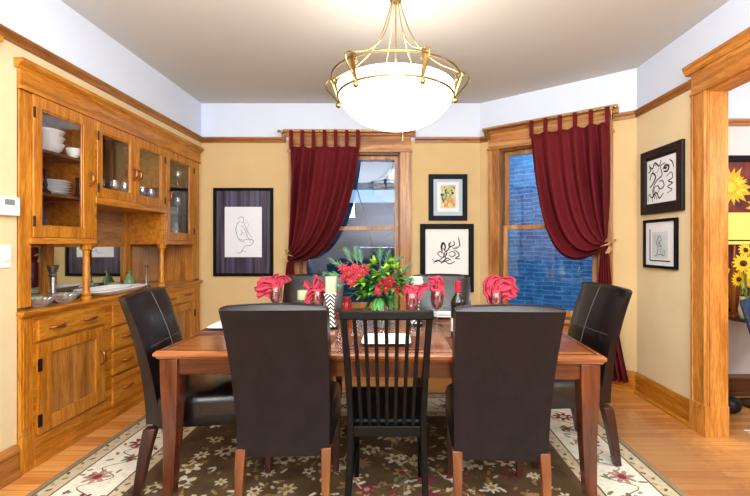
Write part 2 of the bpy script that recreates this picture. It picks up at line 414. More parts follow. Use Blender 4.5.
mb = MB(); mb.box(-.025, 0, D0-D1-.165, D0-D1, 0, 2.27); mb.box(0,.15,D0-D1,D0-D1+.012,0,2.26)
obj('casing', mb, J['z'], d)
# casing of a door left of the cabinet (only the end of its cap reaches the photo)
d2 = struct_empty('door_2', (XL, 1.2, 0))
mb = MB(); mb.box(0, .03, -.1, .84, 2.22, 2.27)
mb.rings([[(o, y, z) for o, z in [(0,2.26),(.03,2.26),(.045,2.28),(.06,2.285),(.06,2.31),(0,2.31)]] for y in (-.13, .885)])
obj('head_casing', mb, OAK['y'], d2)
mb = MB(); mb.box(0, .028, .62, .76, 0, 2.22); mb.box(0,.02,-.1,.62,0,2.22)
obj('door_panel', mb, OAK['z'], d2)

# ------------------------------------------------------------------ windows
def window(name, loc, rz, u0, u1, z0, z1, zm):
    w = struct_empty(name, loc, rz); c = .115
    mb = MB()
    for a, b in ((u0-c, u0), (u1, u1+c)):
        mb.box(a, b, -.025, 0, z0-.03, z1)
        mb.box(a, a+.02, -.034, -.02, z0-.03, z1); mb.box(b-.02, b, -.034, -.02, z0-.03, z1)
    obj('side_casing', mb, PINE['z'], w, bevel=.002)
    mb = MB(); mb.box(u0-c, u1+c, -.03, 0, z1, 2.395)
    mb.box(u0-c-.012, u1+c+.012, -.04, 0, z1-.004, z1+.018)
    mb.rings([[(u, -o, z) for o, z in [(0,2.39),(.032,2.39),(.045,2.405),(.05,2.42),(.075,2.435),(.08,2.455),(0,2.455)]] for u in (u0-c-.045, u1+c+.045)])
    obj('head_casing', mb, PINE['x'], w, bevel=.002)
    mb = MB(); mb.box(u0-c-.03, u1+c+.03, -.07, .03, z0-.03, z0); mb.box(u0-c, u1+c, -.025, 0, z0-.14, z0-.03)
    obj('sill', mb, PINE['x'], w, bevel=.004)
    mb = MB()
    mb.box(u0, u0+.018, 0, .14, z0, z1); mb.box(u1-.018, u1, 0, .14, z0, z1); mb.box(u0, u1, 0, .14, z1-.02, z1)
    mb.box(u0, u1, 0.03, .14, z0, z0+.015)
    obj('frame', mb, OAKD, w)
    for nm, za, zb, ya in (('upper_sash', zm-.02, z1-.02, .075), ('lower_sash', z0+.015, zm+.02, .035)):
        mb = MB(); s = .042
        a, b = u0+.018, u1-.018
        mb.box(a, a+s, ya, ya+.035, za, zb); mb.box(b-s, b, ya, ya+.035, za, zb)
        mb.box(a+s, b-s, ya, ya+.035, za, za+(.042 if nm[0]=='u' else .06)); mb.box(a+s, b-s, ya, ya+.035, zb-.042, zb)
        o = obj(nm, mb, PINE['z'], w, bevel=.003)
        mb = MB(); mb.box(a+s-.005, b-s+.005, ya+.014, ya+.018, za+.03, zb-.03)
        obj('pane', mb, WINP, o)
    return w
window('window_1', (0, YB, 0), 0, *W1, 1.43)
window('window_2', (XB, YB, 0), ang, *W2, 1.43)

# outside: neighbouring walls
mb = MB(); mb.box(-1.7, 1.9, 0, .15, -.5, 3.6)
o = single('house_wall', mb, DARKWALL, 'dark slate blue siding wall seen through the left window', 'wall'); o.location = (-.7, 6.6, -.5); o['kind'] = 'structure'
for k in ('label', 'category'): del o[k]
o.name = 'wall_neighbor_left'
mb = MB(); mb.box(-1.7, 1.9, -.12, 0, 1.92, 2.12); mb.box(-1.7, 1.9, -.06, 0, 1.55, 1.62)
o = obj('trim_reflection_band', mb, REFLECTBAND, kind='structure'); o.location = (-.7, 6.59, 0)  # boards imitate the light bands reflected in the upper pane
mb = MB(); mb.box(-2.1, 2.4, 0, .15, -.5, 3.8)
o = obj('wall_neighbor_right', mb, STONE, kind='structure'); o.location = (2.55, 5.75, 0); o.rotation_euler = (0,0,ang)
# bare tree between the houses
mb = MB(); rr = random.Random(3)
def branch(p, d, L, r, dep):
    q = p + d*L; mb.tube([p, p+d*L*.5+Vector((rr.uniform(-.02,.02),0,0)), q], [r, r*.8, r*.6], 5)
    if dep:
        for s in (-1, 1):
            a = s*rr.uniform(.15,1.0); dd = Vector((d.x*math.cos(a)-d.z*math.sin(a), rr.uniform(-.1,.1), d.x*math.sin(a)+d.z*math.cos(a))).normalized()
            branch(q, dd, L*rr.uniform(.6,.8), r*.6, dep-1)
branch(Vector((0,0,0)), Vector((.16,0,1)).normalized(), 1.5, .022, 6)
single('bare_tree', mb, mat('bark', '#1a1c22', .9), 'thin bare tree outside the upper pane of the left window', 'tree').location = (-.2, 5.9, -.3)

# ------------------------------------------------------------------ curtains and rods
def rod(name, loc, rz, u0, u1, label):
    t = thing(name, label, 'curtain rod', loc, rz)
    mb = MB(); mb.tube([(u0,-.11,2.425),(u1,-.11,2.425)], .007, 8)
    obj('rod', mb, BRASSL, t, smooth=60)
    for u in (u0+.02, u1-.02):
        mb = MB(); mb.box(u-.012, u+.012, -.115, -.07, 2.405, 2.42); mb.box(u-.012,u+.012,-.04,-.031,2.34,2.39); mb.tube([(u,-.036,2.345),(u,-.075,2.33),(u,-.1,2.41)], .006, 6)
        obj('bracket', mb, BRASSL, t)
    for u in (u0-.01, u1+.01):
        mb = MB(); mb.ball((u,-.11,2.425), .016)
        obj('finial', mb, BRASSL, t, smooth=180)
def curtain(name, loc, rz, a, b, tie, ctrl, ztop, label, tabs, floorz=.1, tailx=(0,0), seed=1, sag=.09):
    """a=u of the top end on the tie side, b=far end; tie=(u,z); ctrl=(u,z) bezier control of the free edge"""
    t = thing(name, label, 'curtain', loc, rz)
    rr = random.Random(seed); NF = 6.5
    sg = 1 if b > a else -1
    NU, NV = 120, 46
    ph = [rr.uniform(-.5,.5) for _ in range(12)]
    def pos(s, v):
        u0 = a + (b-a)*s
        zt = ztop - .012*math.sin(s*PI*(tabs-1))**2
        # control moves from straight-down (s=0) to full droop (s=1)
        e = s**1.15
        cu = (a*.8+u0*.2)*(1-e) + ctrl[0]*e; cz = (tie[1]+.35)*(1-e) + ctrl[1]*e
        tu = tie[0] + sg*.035*s; tz = tie[1] + .05 - sag*s
        p0 = (u0, zt); p1 = (cu, cz); p2 = (tu, tz)
        u = (1-v)**2*p0[0] + 2*v*(1-v)*p1[0] + v*v*p2[0]
        z = (1-v)**2*p0[1] + 2*v*(1-v)*p1[1] + v*v*p2[1]
        w = s*NF*2*PI + 1.0*math.sin(v*2.2+ph[0]) + 1.6*math.sin(5*s+ph[1]) + .7*math.sin(11*s+ph[3]+v)
        amp = (.018 + .038*min(1, v*3)) * (1-.42*v) * (1+.5*math.sin(7*s+ph[4]+2*v))
        off = amp*math.sin(w) + .012*math.sin(w*.5+1.3+ph[2])*(1-v) 
        z2 = z + (.012*math.sin(w+.7) if v > .3 else 0)*min(1,(v-.3)*3 if v>.3 else 0)*s
        puff = -.05*math.sin(PI*v)*s
        return (u, -.11 + off + puff, z2)
    mb = MB(); mb.grid(lambda s, v: pos(s, v), NU, NV)
    def tail(s, v):
        w = s*5*2*PI
        spread = .035 + .17*v**.7
        u = tie[0] + sg*(-.0+ (s-.25)*spread) + tailx[0]*v + tailx[1]*v*v
        z = tie[1]-.0 - v*(tie[1]-floorz) + .02*(1-s)*(1-v)
        return (u, -.105 + (.012+.02*v)*math.sin(w), z)
    mb.grid(tail, 60, 16)
    obj('panel', mb, CURT, t, smooth=180, solid=.004)
    for k in range(tabs):
        u = a + (b-a)*(k+.1)/(tabs-.8); hw = .016
        mb = MB(); pr = [(-.112,ztop-.035),(-.121,ztop),(-.121,2.43),(-.11,2.438),(-.099,2.43),(-.099,ztop),(-.106,ztop-.035)]
        mb.rings([[(u-hw, y, z) for y, z in pr], [(u+hw, y, z) for y, z in pr]], closed=True)
        obj('tab', mb, CURT, t)
    # tieback cord and its wall hook
    mb = MB(); mb.torus((0,0,0), .04, .006, 24, 6); bmesh.ops.rotate(mb.bm, verts=mb.bm.verts, matrix=Matrix.Rotation(.35*sg, 3, 'Y')); bmesh.ops.translate(mb.bm, verts=mb.bm.verts, vec=Vector((tie[0]+sg*.005, -.1, tie[1]-.01)))
    mb.tube([(tie[0]-sg*.04,-.06,tie[1]+.01),(tie[0]-sg*.06,-.03,tie[1]+.04),(tie[0]-sg*.055,-.0,tie[1]+.03)], .006, 6)
    obj('tieback', mb, mat('tie_cord', '#b99a62', .7), t, smooth=60)
    mb = MB()
    for i in range(5): mb.tube([(tie[0]-sg*.03,-.12,tie[1]-.02),(tie[0]-sg*(.02+.008*i),-.14,tie[1]-.04),(tie[0]-sg*(.006*i),-.14,tie[1]-.08)], .0028, 5)
    obj('tassel', mb, mat('tassel_thread', '#c3ab78', .8), t, smooth=60)
s1 = F/4.23
def q1(x, y): return ((x-CX)/s1, EYE-(y-CY)/s1)
rod('curtain_rod', (0, YB, 0), 0, -1.19, .10, 'pale brass curtain rod on brackets across the head of the left window')
curtain('curtain', (0, YB, 0), 0, q1(290,0)[0], q1(359,0)[0], q1(289,254), (q1(346,0)[0], q1(0,268)[1]), q1(0,146)[1], 'burgundy tab top curtain tied to the left side of the left window', 7, tailx=(-.06,-.02), seed=2, sag=.13)
rod('curtain_rod', (XB, YB, 0), ang, .10, 1.28, 'pale brass curtain rod on brackets across the head of the right window')
def q2(x, y):
    # intersect pixel ray with the plane 0.11 in front of the bay wall -> (u,z)
    dx, dy = math.cos(ang), math.sin(ang); nx, ny = -dy*-1*-1, dx  # outward normal (-sin, cos)
    nx, ny = -math.sin(ang), math.cos(ang)
    px, py = XB - .11*nx, YB - .11*ny; k = (x-CX)/F
    # ray (k,1)*Y = (px,py)+u*(dx,dy)
    # k*Y = px+u*dx ; Y = py+u*dy
    u = (k*py - px)/(dx - k*dy); Y = py + u*dy
    return (u, EYE-(y-CY)/F*Y)
curtain('curtain', (XB, YB, 0), ang, q2(609,118)[0], q2(530,140)[0], q2(606,244), q2(541,296), (q2(530,134)[1]+q2(606,122)[1])/2, 'burgundy tab top curtain tied to the right side of the right window', 6, tailx=(.02,.10), seed=5)

# ------------------------------------------------------------------ rug
rx0, rx1, ry0, ry1 = -1.83, 1.45, .75, 3.45
def build_rug():
    mb = MB(); rr = random.Random(11); z = .009
    # mats: 0 edge taupe 1 guard beige 2 cream border 3 field brown 4 cream 5 red 6 green 7 gold 8 blush 9 dark line
    def ring(i0, i1, mt, zz):
        x0, x1, y0, y1 = rx0+i0, rx1-i0, ry0+i0, ry1-i0
        a = [(x0,y0),(x1,y0),(x1,y1),(x0,y1)]; b = [(rx0+i1,ry0+i1),(rx1-i1,ry0+i1),(rx1-i1,ry1-i1),(rx0+i1,ry1-i1)]
        for k in range(4): mb.poly([(*a[k],zz),(*a[(k+1)%4],zz),(*b[(k+1)%4],zz),(*b[k],zz)], mt)
    mb.box(rx0, rx1, ry0, ry1, 0.0005, .008, 0)
    ring(.0, .03, 0, z); ring(.03, .04, 9, z); ring(.04, .115, 1, z); ring(.115, .125, 9, z); ring(.125, .40, 2, z); ring(.40, .41, 9, z); ring(.41, .475, 1, z); ring(.475, .485, 9, z)
    mb.poly([(rx0+.485,ry0+.485,z),(rx1-.485,ry0+.485,z),(rx1-.485,ry1-.485,z),(rx0+.485,ry1-.485,z)], 3)
    lv = [z+.0003]
    def nz(): lv[0] += 2e-7; return lv[0]
    def leaf(cx, cy, a, L, w, mt):
        zz = nz(); pts = []
        for k in range(6):
            t = k/5; pts.append((t*L, w*math.sin(PI*t)*.5*(1+.3*math.sin(9*t))))
        full = pts + [(x, -y) for x, y in pts[-2:0:-1]]
        mb.poly([(cx+x*math.cos(a)-y*math.sin(a), cy+x*math.sin(a)+y*math.cos(a), zz) for x, y in full], mt)
    def flower(cx, cy, r, n, mt, mc, a0=0):
        for k in range(n): leaf(cx, cy, a0+2*PI*k/n, r, r*1.7/n*2, mt)
        zz = nz()+.0003
        mb.poly([(cx+r*.32*math.cos(2*PI*k/8), cy+r*.32*math.sin(2*PI*k/8), zz) for k in range(8)], mc)
    def vine(pts, w, mt):
        zz = nz(); P2 = spline([(p[0], p[1], zz) for p in pts], 6); Lr = []
        for i, p in enumerate(P2):
            dd = (P2[min(i+1,len(P2)-1)]-P2[max(i-1,0)]).normalized(); n = Vector((-dd.y, dd.x, 0))
            Lr.append((mb.v(p+n*w/2), mb.v(p-n*w/2)))
        for i in range(len(Lr)-1): mb.face([Lr[i][0], Lr[i][1], Lr[i+1][1], Lr[i+1][0]], mt)
    # border: along each side vine + flowers
    def side(fn, L):
        n = int(L/.19)
        vine([fn(.05+i*(L-.1)/(2*n), .5+.22*(1 if i%2 else -1)) for i in range(2*n+1)], .007, 6)
        for i in range(n):
            s = L*(i+.5)/n
            mt = [5, 8, 6, 5, 7][i%5]
            x, y = fn(s, .5+.1*(1 if i%2 else -1))
            flower(x, y, .075 if i%2 == 0 else .05, 8 if i%2 == 0 else 6, mt, 4 if mt == 5 else 5, rr.random())
            for q in range(5):
                x, y = fn(s+rr.uniform(-.08,.08), rr.choice((.14,.2,.82,.88,.3,.7)))
                leaf(x, y, rr.uniform(0,6.28), rr.uniform(.03,.06), .022, rr.choice((6,6,8,5,7)))
    W, H = rx1-rx0, ry1-ry0; bw = .275
    side(lambda s, t: (rx0+.125+bw*t, ry0+.2+s), H-.4)
    side(lambda s, t: (rx1-.125-bw*t, ry0+.2+s), H-.4)
    side(lambda s, t: (rx0+.4+s, ry1-.125-bw*t), W-.8)
    side(lambda s, t: (rx0+.4+s, ry0+.125+bw*t), W-.8)
    # guard bands
    for i0 in (.0775, .4425):
        for (ax, L) in ((0, H), (1, H), (2, W), (3, W)):
            n = int((L-2*i0)/.05)
            for i in range(n):
                s = i0+(i+.5)*(L-2*i0)/n
                x, y = {0:(rx0+i0, ry0+s), 1:(rx1-i0, ry0+s), 2:(rx0+s, ry1-i0), 3:(rx0+s, ry0+i0)}[ax]
                leaf(x-.012, y-.01, .8 + (i%2)*1.5, .034, .02, (9, 8, 6)[i%3])
    # field
    fx0, fx1, fy0, fy1 = rx0+.5, rx1-.5, ry0+.5, ry1-.5
    for i in range(34):
        x, y = rr.uniform(fx0+.15,fx1-.15), rr.uniform(fy0+.15,fy1-.15); a = rr.uniform(0,6.28); p = [(x,y)]
        for k in range(5):
            a += rr.uniform(-1,1)*.9; x = min(max(x+.09*math.cos(a), fx0+.03), fx1-.03); y = min(max(y+.09*math.sin(a), fy0+.03), fy1-.03); p.append((x,y))
        vine(p, .009, rr.choice((7,7,1)))
        for q in p:
            leaf(q[0], q[1], rr.uniform(0,6.28), .05, .028, rr.choice((7,1,4,6)))
    pts = []
    for i in range(900):
        x, y = rr.uniform(fx0+.09,fx1-.09), rr.uniform(fy0+.09,fy1-.09)
        if all((x-a)**2+(y-b)**2 > .125**2 for a, b in pts): pts.append((x,y))
    for i, (x, y) in enumerate(pts):
        flower(x, y, rr.uniform(.035,.075), rr.choice((5,6,7,8)), (4,1,4,7,1,4,5)[i%7], rr.choice((8,7,5,3)), rr.random()*3)
        for q in range(7): leaf(x+rr.uniform(-.1,.1), y+rr.uniform(-.1,.1), rr.uniform(0,6.28), rr.uniform(.03,.06), .022, rr.choice((4,1,7,7,3,9)))
    cols = ['#8b7a5e','#bfb294','#ddd8c8','#5a4428','#cdc4ae','#7e2836','#75775a','#8f7340','#a8847a','#5e4e3a']
    return single('area_rug', mb, [mat('rug_%d'%i, c, .95, bump=.3, bscale=500, var=(.12,.15,.12,.45,.28,.3,.2,.35,.25,.3)[i], vscale=(60,40,30,7,22,30,30,12,30,20)[i]) for i, c in enumerate(cols)],
        'large wool rug with cream floral border and brown flowered field under the dining table', 'rug')
build_rug()

# ------------------------------------------------------------------ dining table
TRZ = math.radians(-2.4)
tx, ty = -.068, 2.42
T = thing('dining_table', 'reddish brown wooden dining table with tapered legs in the middle of the rug', 'table', (tx, ty, .0095), TRZ)
TW, TD = 1.027, .575
mb = MB()
mb.rings([[(sx*(TW-i), sy*(TD-i), z) for sx, sy in ((-1,-1),(1,-1),(1,1),(-1,1))] for i, z in ((.022,.708),(.012,.712),(.008,.722),(.0,.726),(0,.74),(.006,.746),(.012,.75))])
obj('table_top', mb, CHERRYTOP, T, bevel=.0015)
mb = MB()
for a, b, c, e in ((-TW+.03,TW-.03,-TD+.03,-TD+.038),(-TW+.03,TW-.03,TD-.038,TD-.03),(-TW+.03,-TW+.038,-TD+.03,TD-.03),(TW-.038,TW-.03,-TD+.03,TD-.03)):
    mb.box(a,b,c,e,.7495,.7506)
for x in (-.34,.34): mb.box(x-.0015,x+.0015,-TD+.04,TD-.04,.7495,.7504)
obj('inlay_line', mb, mat('inlay', '#3c1c10', .2), T)
ap = .035
mb = MB(); mb.box(-TW+ap, TW-ap, -TD+ap, -TD+ap+.022, .635, .708); mb.box(-TW+ap, TW-ap, TD-ap-.022, TD-ap, .635, .708)
mb.box(-TW+ap, -TW+ap+.022, -TD+ap+.022, TD-ap-.022, .635, .708); mb.box(TW-ap-.022, TW-ap, -TD+ap+.022, TD-ap-.022, .635, .708)
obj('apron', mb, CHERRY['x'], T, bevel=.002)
for sx in (-1, 1):
    for sy in (-1, 1):
        mb = MB(); rg = []
        for z, w, o in ((0,.024,.012),(.15,.026,.006),(.35,.032,.0),(.52,.038,0),(.6,.041,0),(.708,.042,0)):
            cx, cy = sx*(TW-.062)+sx*o, sy*(TD-.062)+sy*o
            rg.append([(cx-w,cy-w,z),(cx+w,cy-w,z),(cx+w,cy+w,z),(cx-w,cy+w,z)])
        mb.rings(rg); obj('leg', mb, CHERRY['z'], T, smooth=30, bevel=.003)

# ------------------------------------------------------------------ leather chairs (local +x = facing)
def leather_chair(label, loc, rz, light_legs=True, lean=.18, w=.221, z0=.30, foot=-.25, lw=1.0):
    t = thing('parsons_chair', label, 'chair', loc, rz)
    z1 = .978
    def back(z, y):
        k = max(0, (z-z0)/(z1-z0)); return -.225 - lean*k**1.9
    ny, nz = 12, 14; rg = []
    # closed loop section per z
    for j in range(nz+1):
        k = j/nz; z = z0 + (z1-z0)*k; hw = w*(.945+.055*k) ; th = .085 - .03*k
        bulge = .012*math.sin(PI*k)
        ring = []
        rr_ = .018
        for i in range(ny+1):
            s = -1+2*i/ny; ring.append((back(z,0) - .004*(1-s*s), s*(hw-.006), z))
        for i in range(ny+1):
            s = 1-2*i/ny; ring.append((back(z,0)+th+bulge*(1-s*s)-.022*abs(s)**7, s*hw, z))
        rg.append(ring)
    top = []
    th = .055
    for dz, ins in ((.010,.008),(.015,.02)):
        z = z1; xb = back(z1,0); ring = []
        for i in range(ny+1):
            s = -1+2*i/ny; ring.append((xb+ins*.7, s*(w-ins), z+dz+.010*(1-s*s)))
        for i in range(ny+1):
            s = 1-2*i/ny; ring.append((xb+th-ins*.7, s*(w-ins), z+dz+.010*(1-s*s)))
        rg.append(ring)
    mb = MB(); mb.rings(rg)
    for f in mb.bm.faces:
        c = f.calc_center_median(); k = max(0,(c.z-z0)/(z1-z0))
        if c.x < -.225-lean*k**1.9+.006 and c.z < z1-.02: f.material_index = 1
    b = obj('backrest', mb, [LEATHER, LEATHERB], t, smooth=50)
    # stitched seams: centre and cross on the front, piping on the rear edges
    mb = MB()
    pts = [(back(z,0)+.085-.03*(z-z0)/(z1-z0)+.012*math.sin(PI*(z-z0)/(z1-z0))+.001, 0, z) for z in [.52+.48*i/10 for i in range(11)]]
    mb.tube(pts, .0016, 5)
    zz = .74; xx = back(zz,0)+.085-.03*(zz-z0)/(z1-z0)+.009
    mb.tube([(xx+.003*(1-(y/w)**2), y, zz) for y in [(-w+.01)+i*(2*w-.02)/8 for i in range(9)]], .0014, 5)
    obj('seam', mb, SEAM, b, smooth=60)
    # seat: rounded cushion block
    mb = MB(); rg = []
    for z, ins in ((.335,.004),(.345,0),(.45,0),(.475,.008),(.488,.03)):
        ring = []
        for k in range(28):
            a = 2*PI*k/28; c, s_ = math.cos(a), math.sin(a)
            e = .22
            ring.append((.02+ (.23-ins)*math.copysign(abs(c)**e, c), (w*.97-ins)*math.copysign(abs(s_)**e, s_), z + (.006 if z > .48 else 0)))
        rg.append(ring)
    mb.rings(rg); obj('seat', mb, LEATHER, t, smooth=50)
    LM = LEGW if light_legs else LEGD
    for sy in (-1, 1):
        # rear leg sweeps backwards
        mb = MB(); rg = []
        for z, x, h in ((0,foot,.014),(.08,foot*.72-.0623,.016),(.17,foot*.35-.146,.018),(.25,-.225,.020),(.335,-.205,.022)):
            h *= lw; y = sy*(w*.95-.02)
            rg.append([(x-h,y-h,z),(x+h,y-h,z),(x+h,y+h,z),(x-h,y+h,z)])
        mb.rings(rg); obj('leg', mb, LM, t, smooth=30, bevel=.003)
        mb = MB(); rg = []
        for z, x, h in ((0,.20,.016),(.12,.212,.018),(.24,.225,.021),(.34,.228,.023)):
            y = sy*(w*.97-.03)
            rg.append([(x-h,y-h,z),(x+h,y-h,z),(x+h,y+h,z),(x-h,y+h,z)])
        mb.rings(rg); obj('leg', mb, LEGD, t, smooth=30, bevel=.003)
    return t
ZR = .0095
c1 = leather_chair('dark brown leather chair, flat back to the viewer, left of the black slatted chair', (-.503, 2.05, ZR), PI/2+.03)
c2 = dup(c1, (.475, 2.015, ZR), PI/2-.05, 'dark brown leather chair, flat back to the viewer, right of the black slatted chair')
c3 = leather_chair('dark leather chair at the left end of the table beside the china cabinet', (-1.035, 2.27, ZR), math.radians(8), light_legs=False, lean=.12, w=.24, z0=.355, foot=-.27, lw=1.3)
c4 = dup(c3, (.968, 2.5, ZR), math.radians(184), 'dark leather chair at the right end of the table near the right window')
c5 = dup(c3, (-.66, 3.08, ZR), -PI/2, 'dark leather chair across the table below the burgundy curtain of the left window')
c6 = dup(c3, (.38, 3.08, ZR), -PI/2, 'dark leather chair across the table below the framed line drawing')

# ------------------------------------------------------------------ black slatted chair
S = thing('slat_back_chair', 'black lacquered wooden chair with seven vertical back slats', 'chair', (-.035, 2.0, .0095), PI/2)
def bx(z):  # back line x
    return -.205 - .11*max(0,(z-.45)/.52)**1.3 - .06*max(0,(.45-z)/.45)**1.5
def bw_(z): # half width to post centre
    return .158 + .02*max(0,(z-.45)/.52)**1.2 + .012*max(0,(.45-z)/.45)
for sy in (-1, 1):
    mb = MB(); rg = []
    for i in range(15):
        z = .955*i/14; h = .0135 if z > .3 else .014; d_ = .015
        rg.append([(bx(z)-d_, sy*bw_(z)-h, z),(bx(z)+d_, sy*bw_(z)-h, z),(bx(z)+d_, sy*bw_(z)+h, z),(bx(z)-d_, sy*bw_(z)+h, z)])
    mb.rings(rg); obj('leg', mb, BLACKWOOD, S, smooth=30, bevel=.004)
    mb = MB(); rg = []
    for z, h in ((0,.013),(.2,.015),(.43,.018)):
        rg.append([(.2-h,sy*.17-h,z),(.2+h,sy*.17-h,z),(.2+h,sy*.17+h,z),(.2-h,sy*.17+h,z)])
    mb.rings(rg); obj('leg', mb, BLACKWOOD, S, bevel=.003)
mb = MB(); rg = []
for i in range(13):
    s = -1+2*i/12; x = bx(.95)-.008-.012*(1-s*s); y = s*.193
    rg.append([(x-.014,y,.935),(x+.012,y,.935),(x+.010,y,.972),(x-.012,y,.974)])
mb.rings(rg); obj('top_rail', mb, BLACKWOOD, S, smooth=40, bevel=.006)
mb = MB(); mb.box(bx(.46)-.012, bx(.46)+.012, -.147, .147, .405, .452); obj('lower_rail', mb, BLACKWOOD, S, bevel=.004)
for k in range(7):
    f = (k-3)/3.0; mb = MB(); rg = []
    for i in range(9):
        z = .448+.492*i/8; x = bx(z) - .012*(1-f*f)*max(0,z-.47)/.47; y = f*(.105+.02*max(0,z-.47)/.47)*1.07
        rg.append([(x-.006,y-.008,z),(x+.006,y-.008,z),(x+.006,y+.008,z),(x-.006,y+.008,z)])
    mb.rings(rg); obj('slat', mb, BLACKWOOD, S, smooth=30, bevel=.002)
mb = MB()
mb.rings([[(.03+(.215-i)*sx, (.205-i)*sy*(1 if sx > 0 else .72), z) for sx, sy in ((-1,-1),(1,-1),(1,1),(-1,1))] for i, z in ((.01,.435),(0,.445),(0,.462),(.012,.47))])
obj('seat', mb, BLACKWOOD, S, bevel=.006)
for sy in (-1, 1):
    mb = MB(); mb.box(-.2,.2,sy*.166-.009,sy*.166+.009,.16,.185); obj('stretcher', mb, BLACKWOOD, S, bevel=.002)

# ------------------------------------------------------------------ chandelier
CHX, CHY = .005, 2.4
H = thing('chandelier', 'brass bowl chandelier with glowing white glass shade above the table', 'chandelier', (CHX, CHY, 1.93), math.radians(-7))
zb = 1.93
mb = MB(); n = 24
prof = [(.004+.335*math.sin(PI/2*i/n), .225-.225*math.cos(PI/2*i/n)**1.0) for i in range(n+1)]
prof = [(r, z) for r, z in prof] + [(.342,.235),(.335,.236),(.328,.225)] + [(.98*r*.97, z+.006) for r, z in prof[-2::-1]]
mb.lathe(prof, n=64)
BOWL = mat('glowing_glass', '#fff8ee', .3, emit=3.0, ecol='#fff6ea')
obj('bowl_shade', mb, BOWL, H, smooth=180)
mb = MB(); mb.torus((0,0,.178), .337, .0065, 64); obj('lower_ring', mb, BRASS, H, smooth=180)
mb = MB(); mb.torus((0,0,.285), .372, .0065, 64); obj('upper_ring', mb, BRASS, H, smooth=180)
for k in range(6):
    a = PI/6 + k*PI/3 + PI/6*0; a = PI/3*k
    c, s_ = math.cos(a), math.sin(a)
    def pol(r, z, t=0): return (r*c - t*s_, r*s_ + t*c, z)
    mb = MB()
    mb.tube(spline([pol(.352,.27),pol(.348,.295),pol(.37,.312),pol(.40,.305),pol(.422,.28),pol(.415,.25),pol(.385,.215),pol(.355,.18),pol(.345,.16)], 5), .0055, 6)
    mb.ball(pol(.345,.152), .016); mb.ball(pol(.352,.27), .013)
    mb.tube([pol(.375,.29,-.018),pol(.375,.29,.018)], .014, 10)
    A = [pol(.375,.295,-.012),pol(.388,.295,-.012),pol(.388,.295,.012),pol(.375,.295,.012)]; Bq = [pol(.335,.175,-.007),pol(.345,.175,-.007),pol(.345,.175,.007),pol(.335,.175,.007)]
    mb.hexa(Bq, A)
    obj('scroll_bracket', mb, BRASS, H, smooth=60)
    mb = MB()
    mb.tube(spline([pol(.375,.30),pol(.34,.325),pol(.24,.375),pol(.145,.46),pol(.085,.56),pol(.048,.66),pol(.02,.76)], 5), .0038, 6)
    obj('curved_rod', mb, BRASSL, H, smooth=60)
mb = MB(); mb.lathe([(.006,.74),(.032,.745),(.036,.757),(.02,.765),(.012,.77),(.012,.79),(.06,.80),(.07,.815),(.07,.82)], n=24)
obj('canopy', mb, BRASS, H, smooth=50)
mb = MB(); mb.tube([(0,0,.10),(0,0,.78)], .005, 8); obj('centre_stem', mb, BRASSL, H, smooth=60)

# ------------------------------------------------------------------ china cabinet (built in)
XF = -2.03; BK = -2.40
CB = thing('china_cabinet', 'large built-in oak china cabinet with glass doors and mirrored niche, left wall', 'cabinet', (-2.2, 3.2, 0))
def cpart(name, mb, m, parent=CB, **k): return obj(name, mb, m, parent, world=True, **k)
# carcass
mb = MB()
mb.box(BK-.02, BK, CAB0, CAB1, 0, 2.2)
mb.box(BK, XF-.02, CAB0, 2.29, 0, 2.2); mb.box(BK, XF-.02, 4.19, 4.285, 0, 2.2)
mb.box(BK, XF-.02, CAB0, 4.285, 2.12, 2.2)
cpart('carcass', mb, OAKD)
for ya, yb in ((2.288, 2.292), (4.186, 4.19)):
    mb = MB(); mb.box(BK, XF-.02, ya, yb, .886, 1.256); cpart('end_panel', mb, OAK['z'])
mb = MB(); mb.box(BK, XF-.021, 2.29, 2.764, 1.256, 1.29); mb.box(BK, XF-.021, 2.765, 2.79, 1.256, 2.12)
mb.box(BK, XF-.021, 3.62, 3.645, 1.256, 2.12); mb.box(BK, XF-.021, 3.646, 4.19, 1.256, 1.29); mb.box(BK, XF-.021, 2.79, 3.62, 1.53, 1.58)
cpart('tower_panel', mb, OAK['y'], bevel=.002)
mb = MB(); mb.box(XF-.02, XF+.004, 2.285, 2.79, 1.256, 1.292); mb.box(XF-.02, XF+.004, 3.62, 4.15, 1.256, 1.292); mb.box(XF-.02, XF+.01, 2.775, 3.635, 1.53, 1.578)
mb.box(XF-.02,XF-.001,2.773,2.795,1.292,2.1); mb.box(XF-.02,XF-.001,3.618,3.642,1.292,2.1)
cpart('face_frame', mb, OAK['y'], bevel=.003)
for i, (a, b) in enumerate(((2.225, 2.30), (4.14, 4.275))):
    mb = MB(); mb.box(XF-.02, XF-.01, a, b, .905, 2.10); 
    mb.box(XF-.02, XF+.0, a, b, .20, .85)
    mb.box(XF-.02, XF+.008, a-.003, b+.004, 0, .20)
    for k in range(3): y = a + (b-a)*(k+1)/4; mb.box(XF, XF+.005, y-.008, y+.008, .24, .80)
    cpart('pilaster', mb, OAK['z'], bevel=.003)
mb = MB(); mb.box(XF-.02, XF-.002, CAB0-.0, CAB1+.0, 2.10, 2.215)
mb.rings([[(XF-.02+o, y, z) for o, z in [(0,2.21),(.022,2.21),(.026,2.225),(.048,2.24),(.052,2.26),(.0,2.26)]] for y in (CAB0-.02, CAB1+.012)])
mb.box(XF-.02, XF+.006, CAB0-.004, CAB1, 2.10, 2.112)
cpart('cornice', mb, OAK['y'], bevel=.002)
mb = MB(); mb.box(BK, XF+.022, CAB0-.006, CAB1+.008, .865, .885); mb.box(XF-.02, XF+.012, CAB0-.002, CAB1, .85, .866)
cpart('countertop', mb, OAK['y'], bevel=.004)
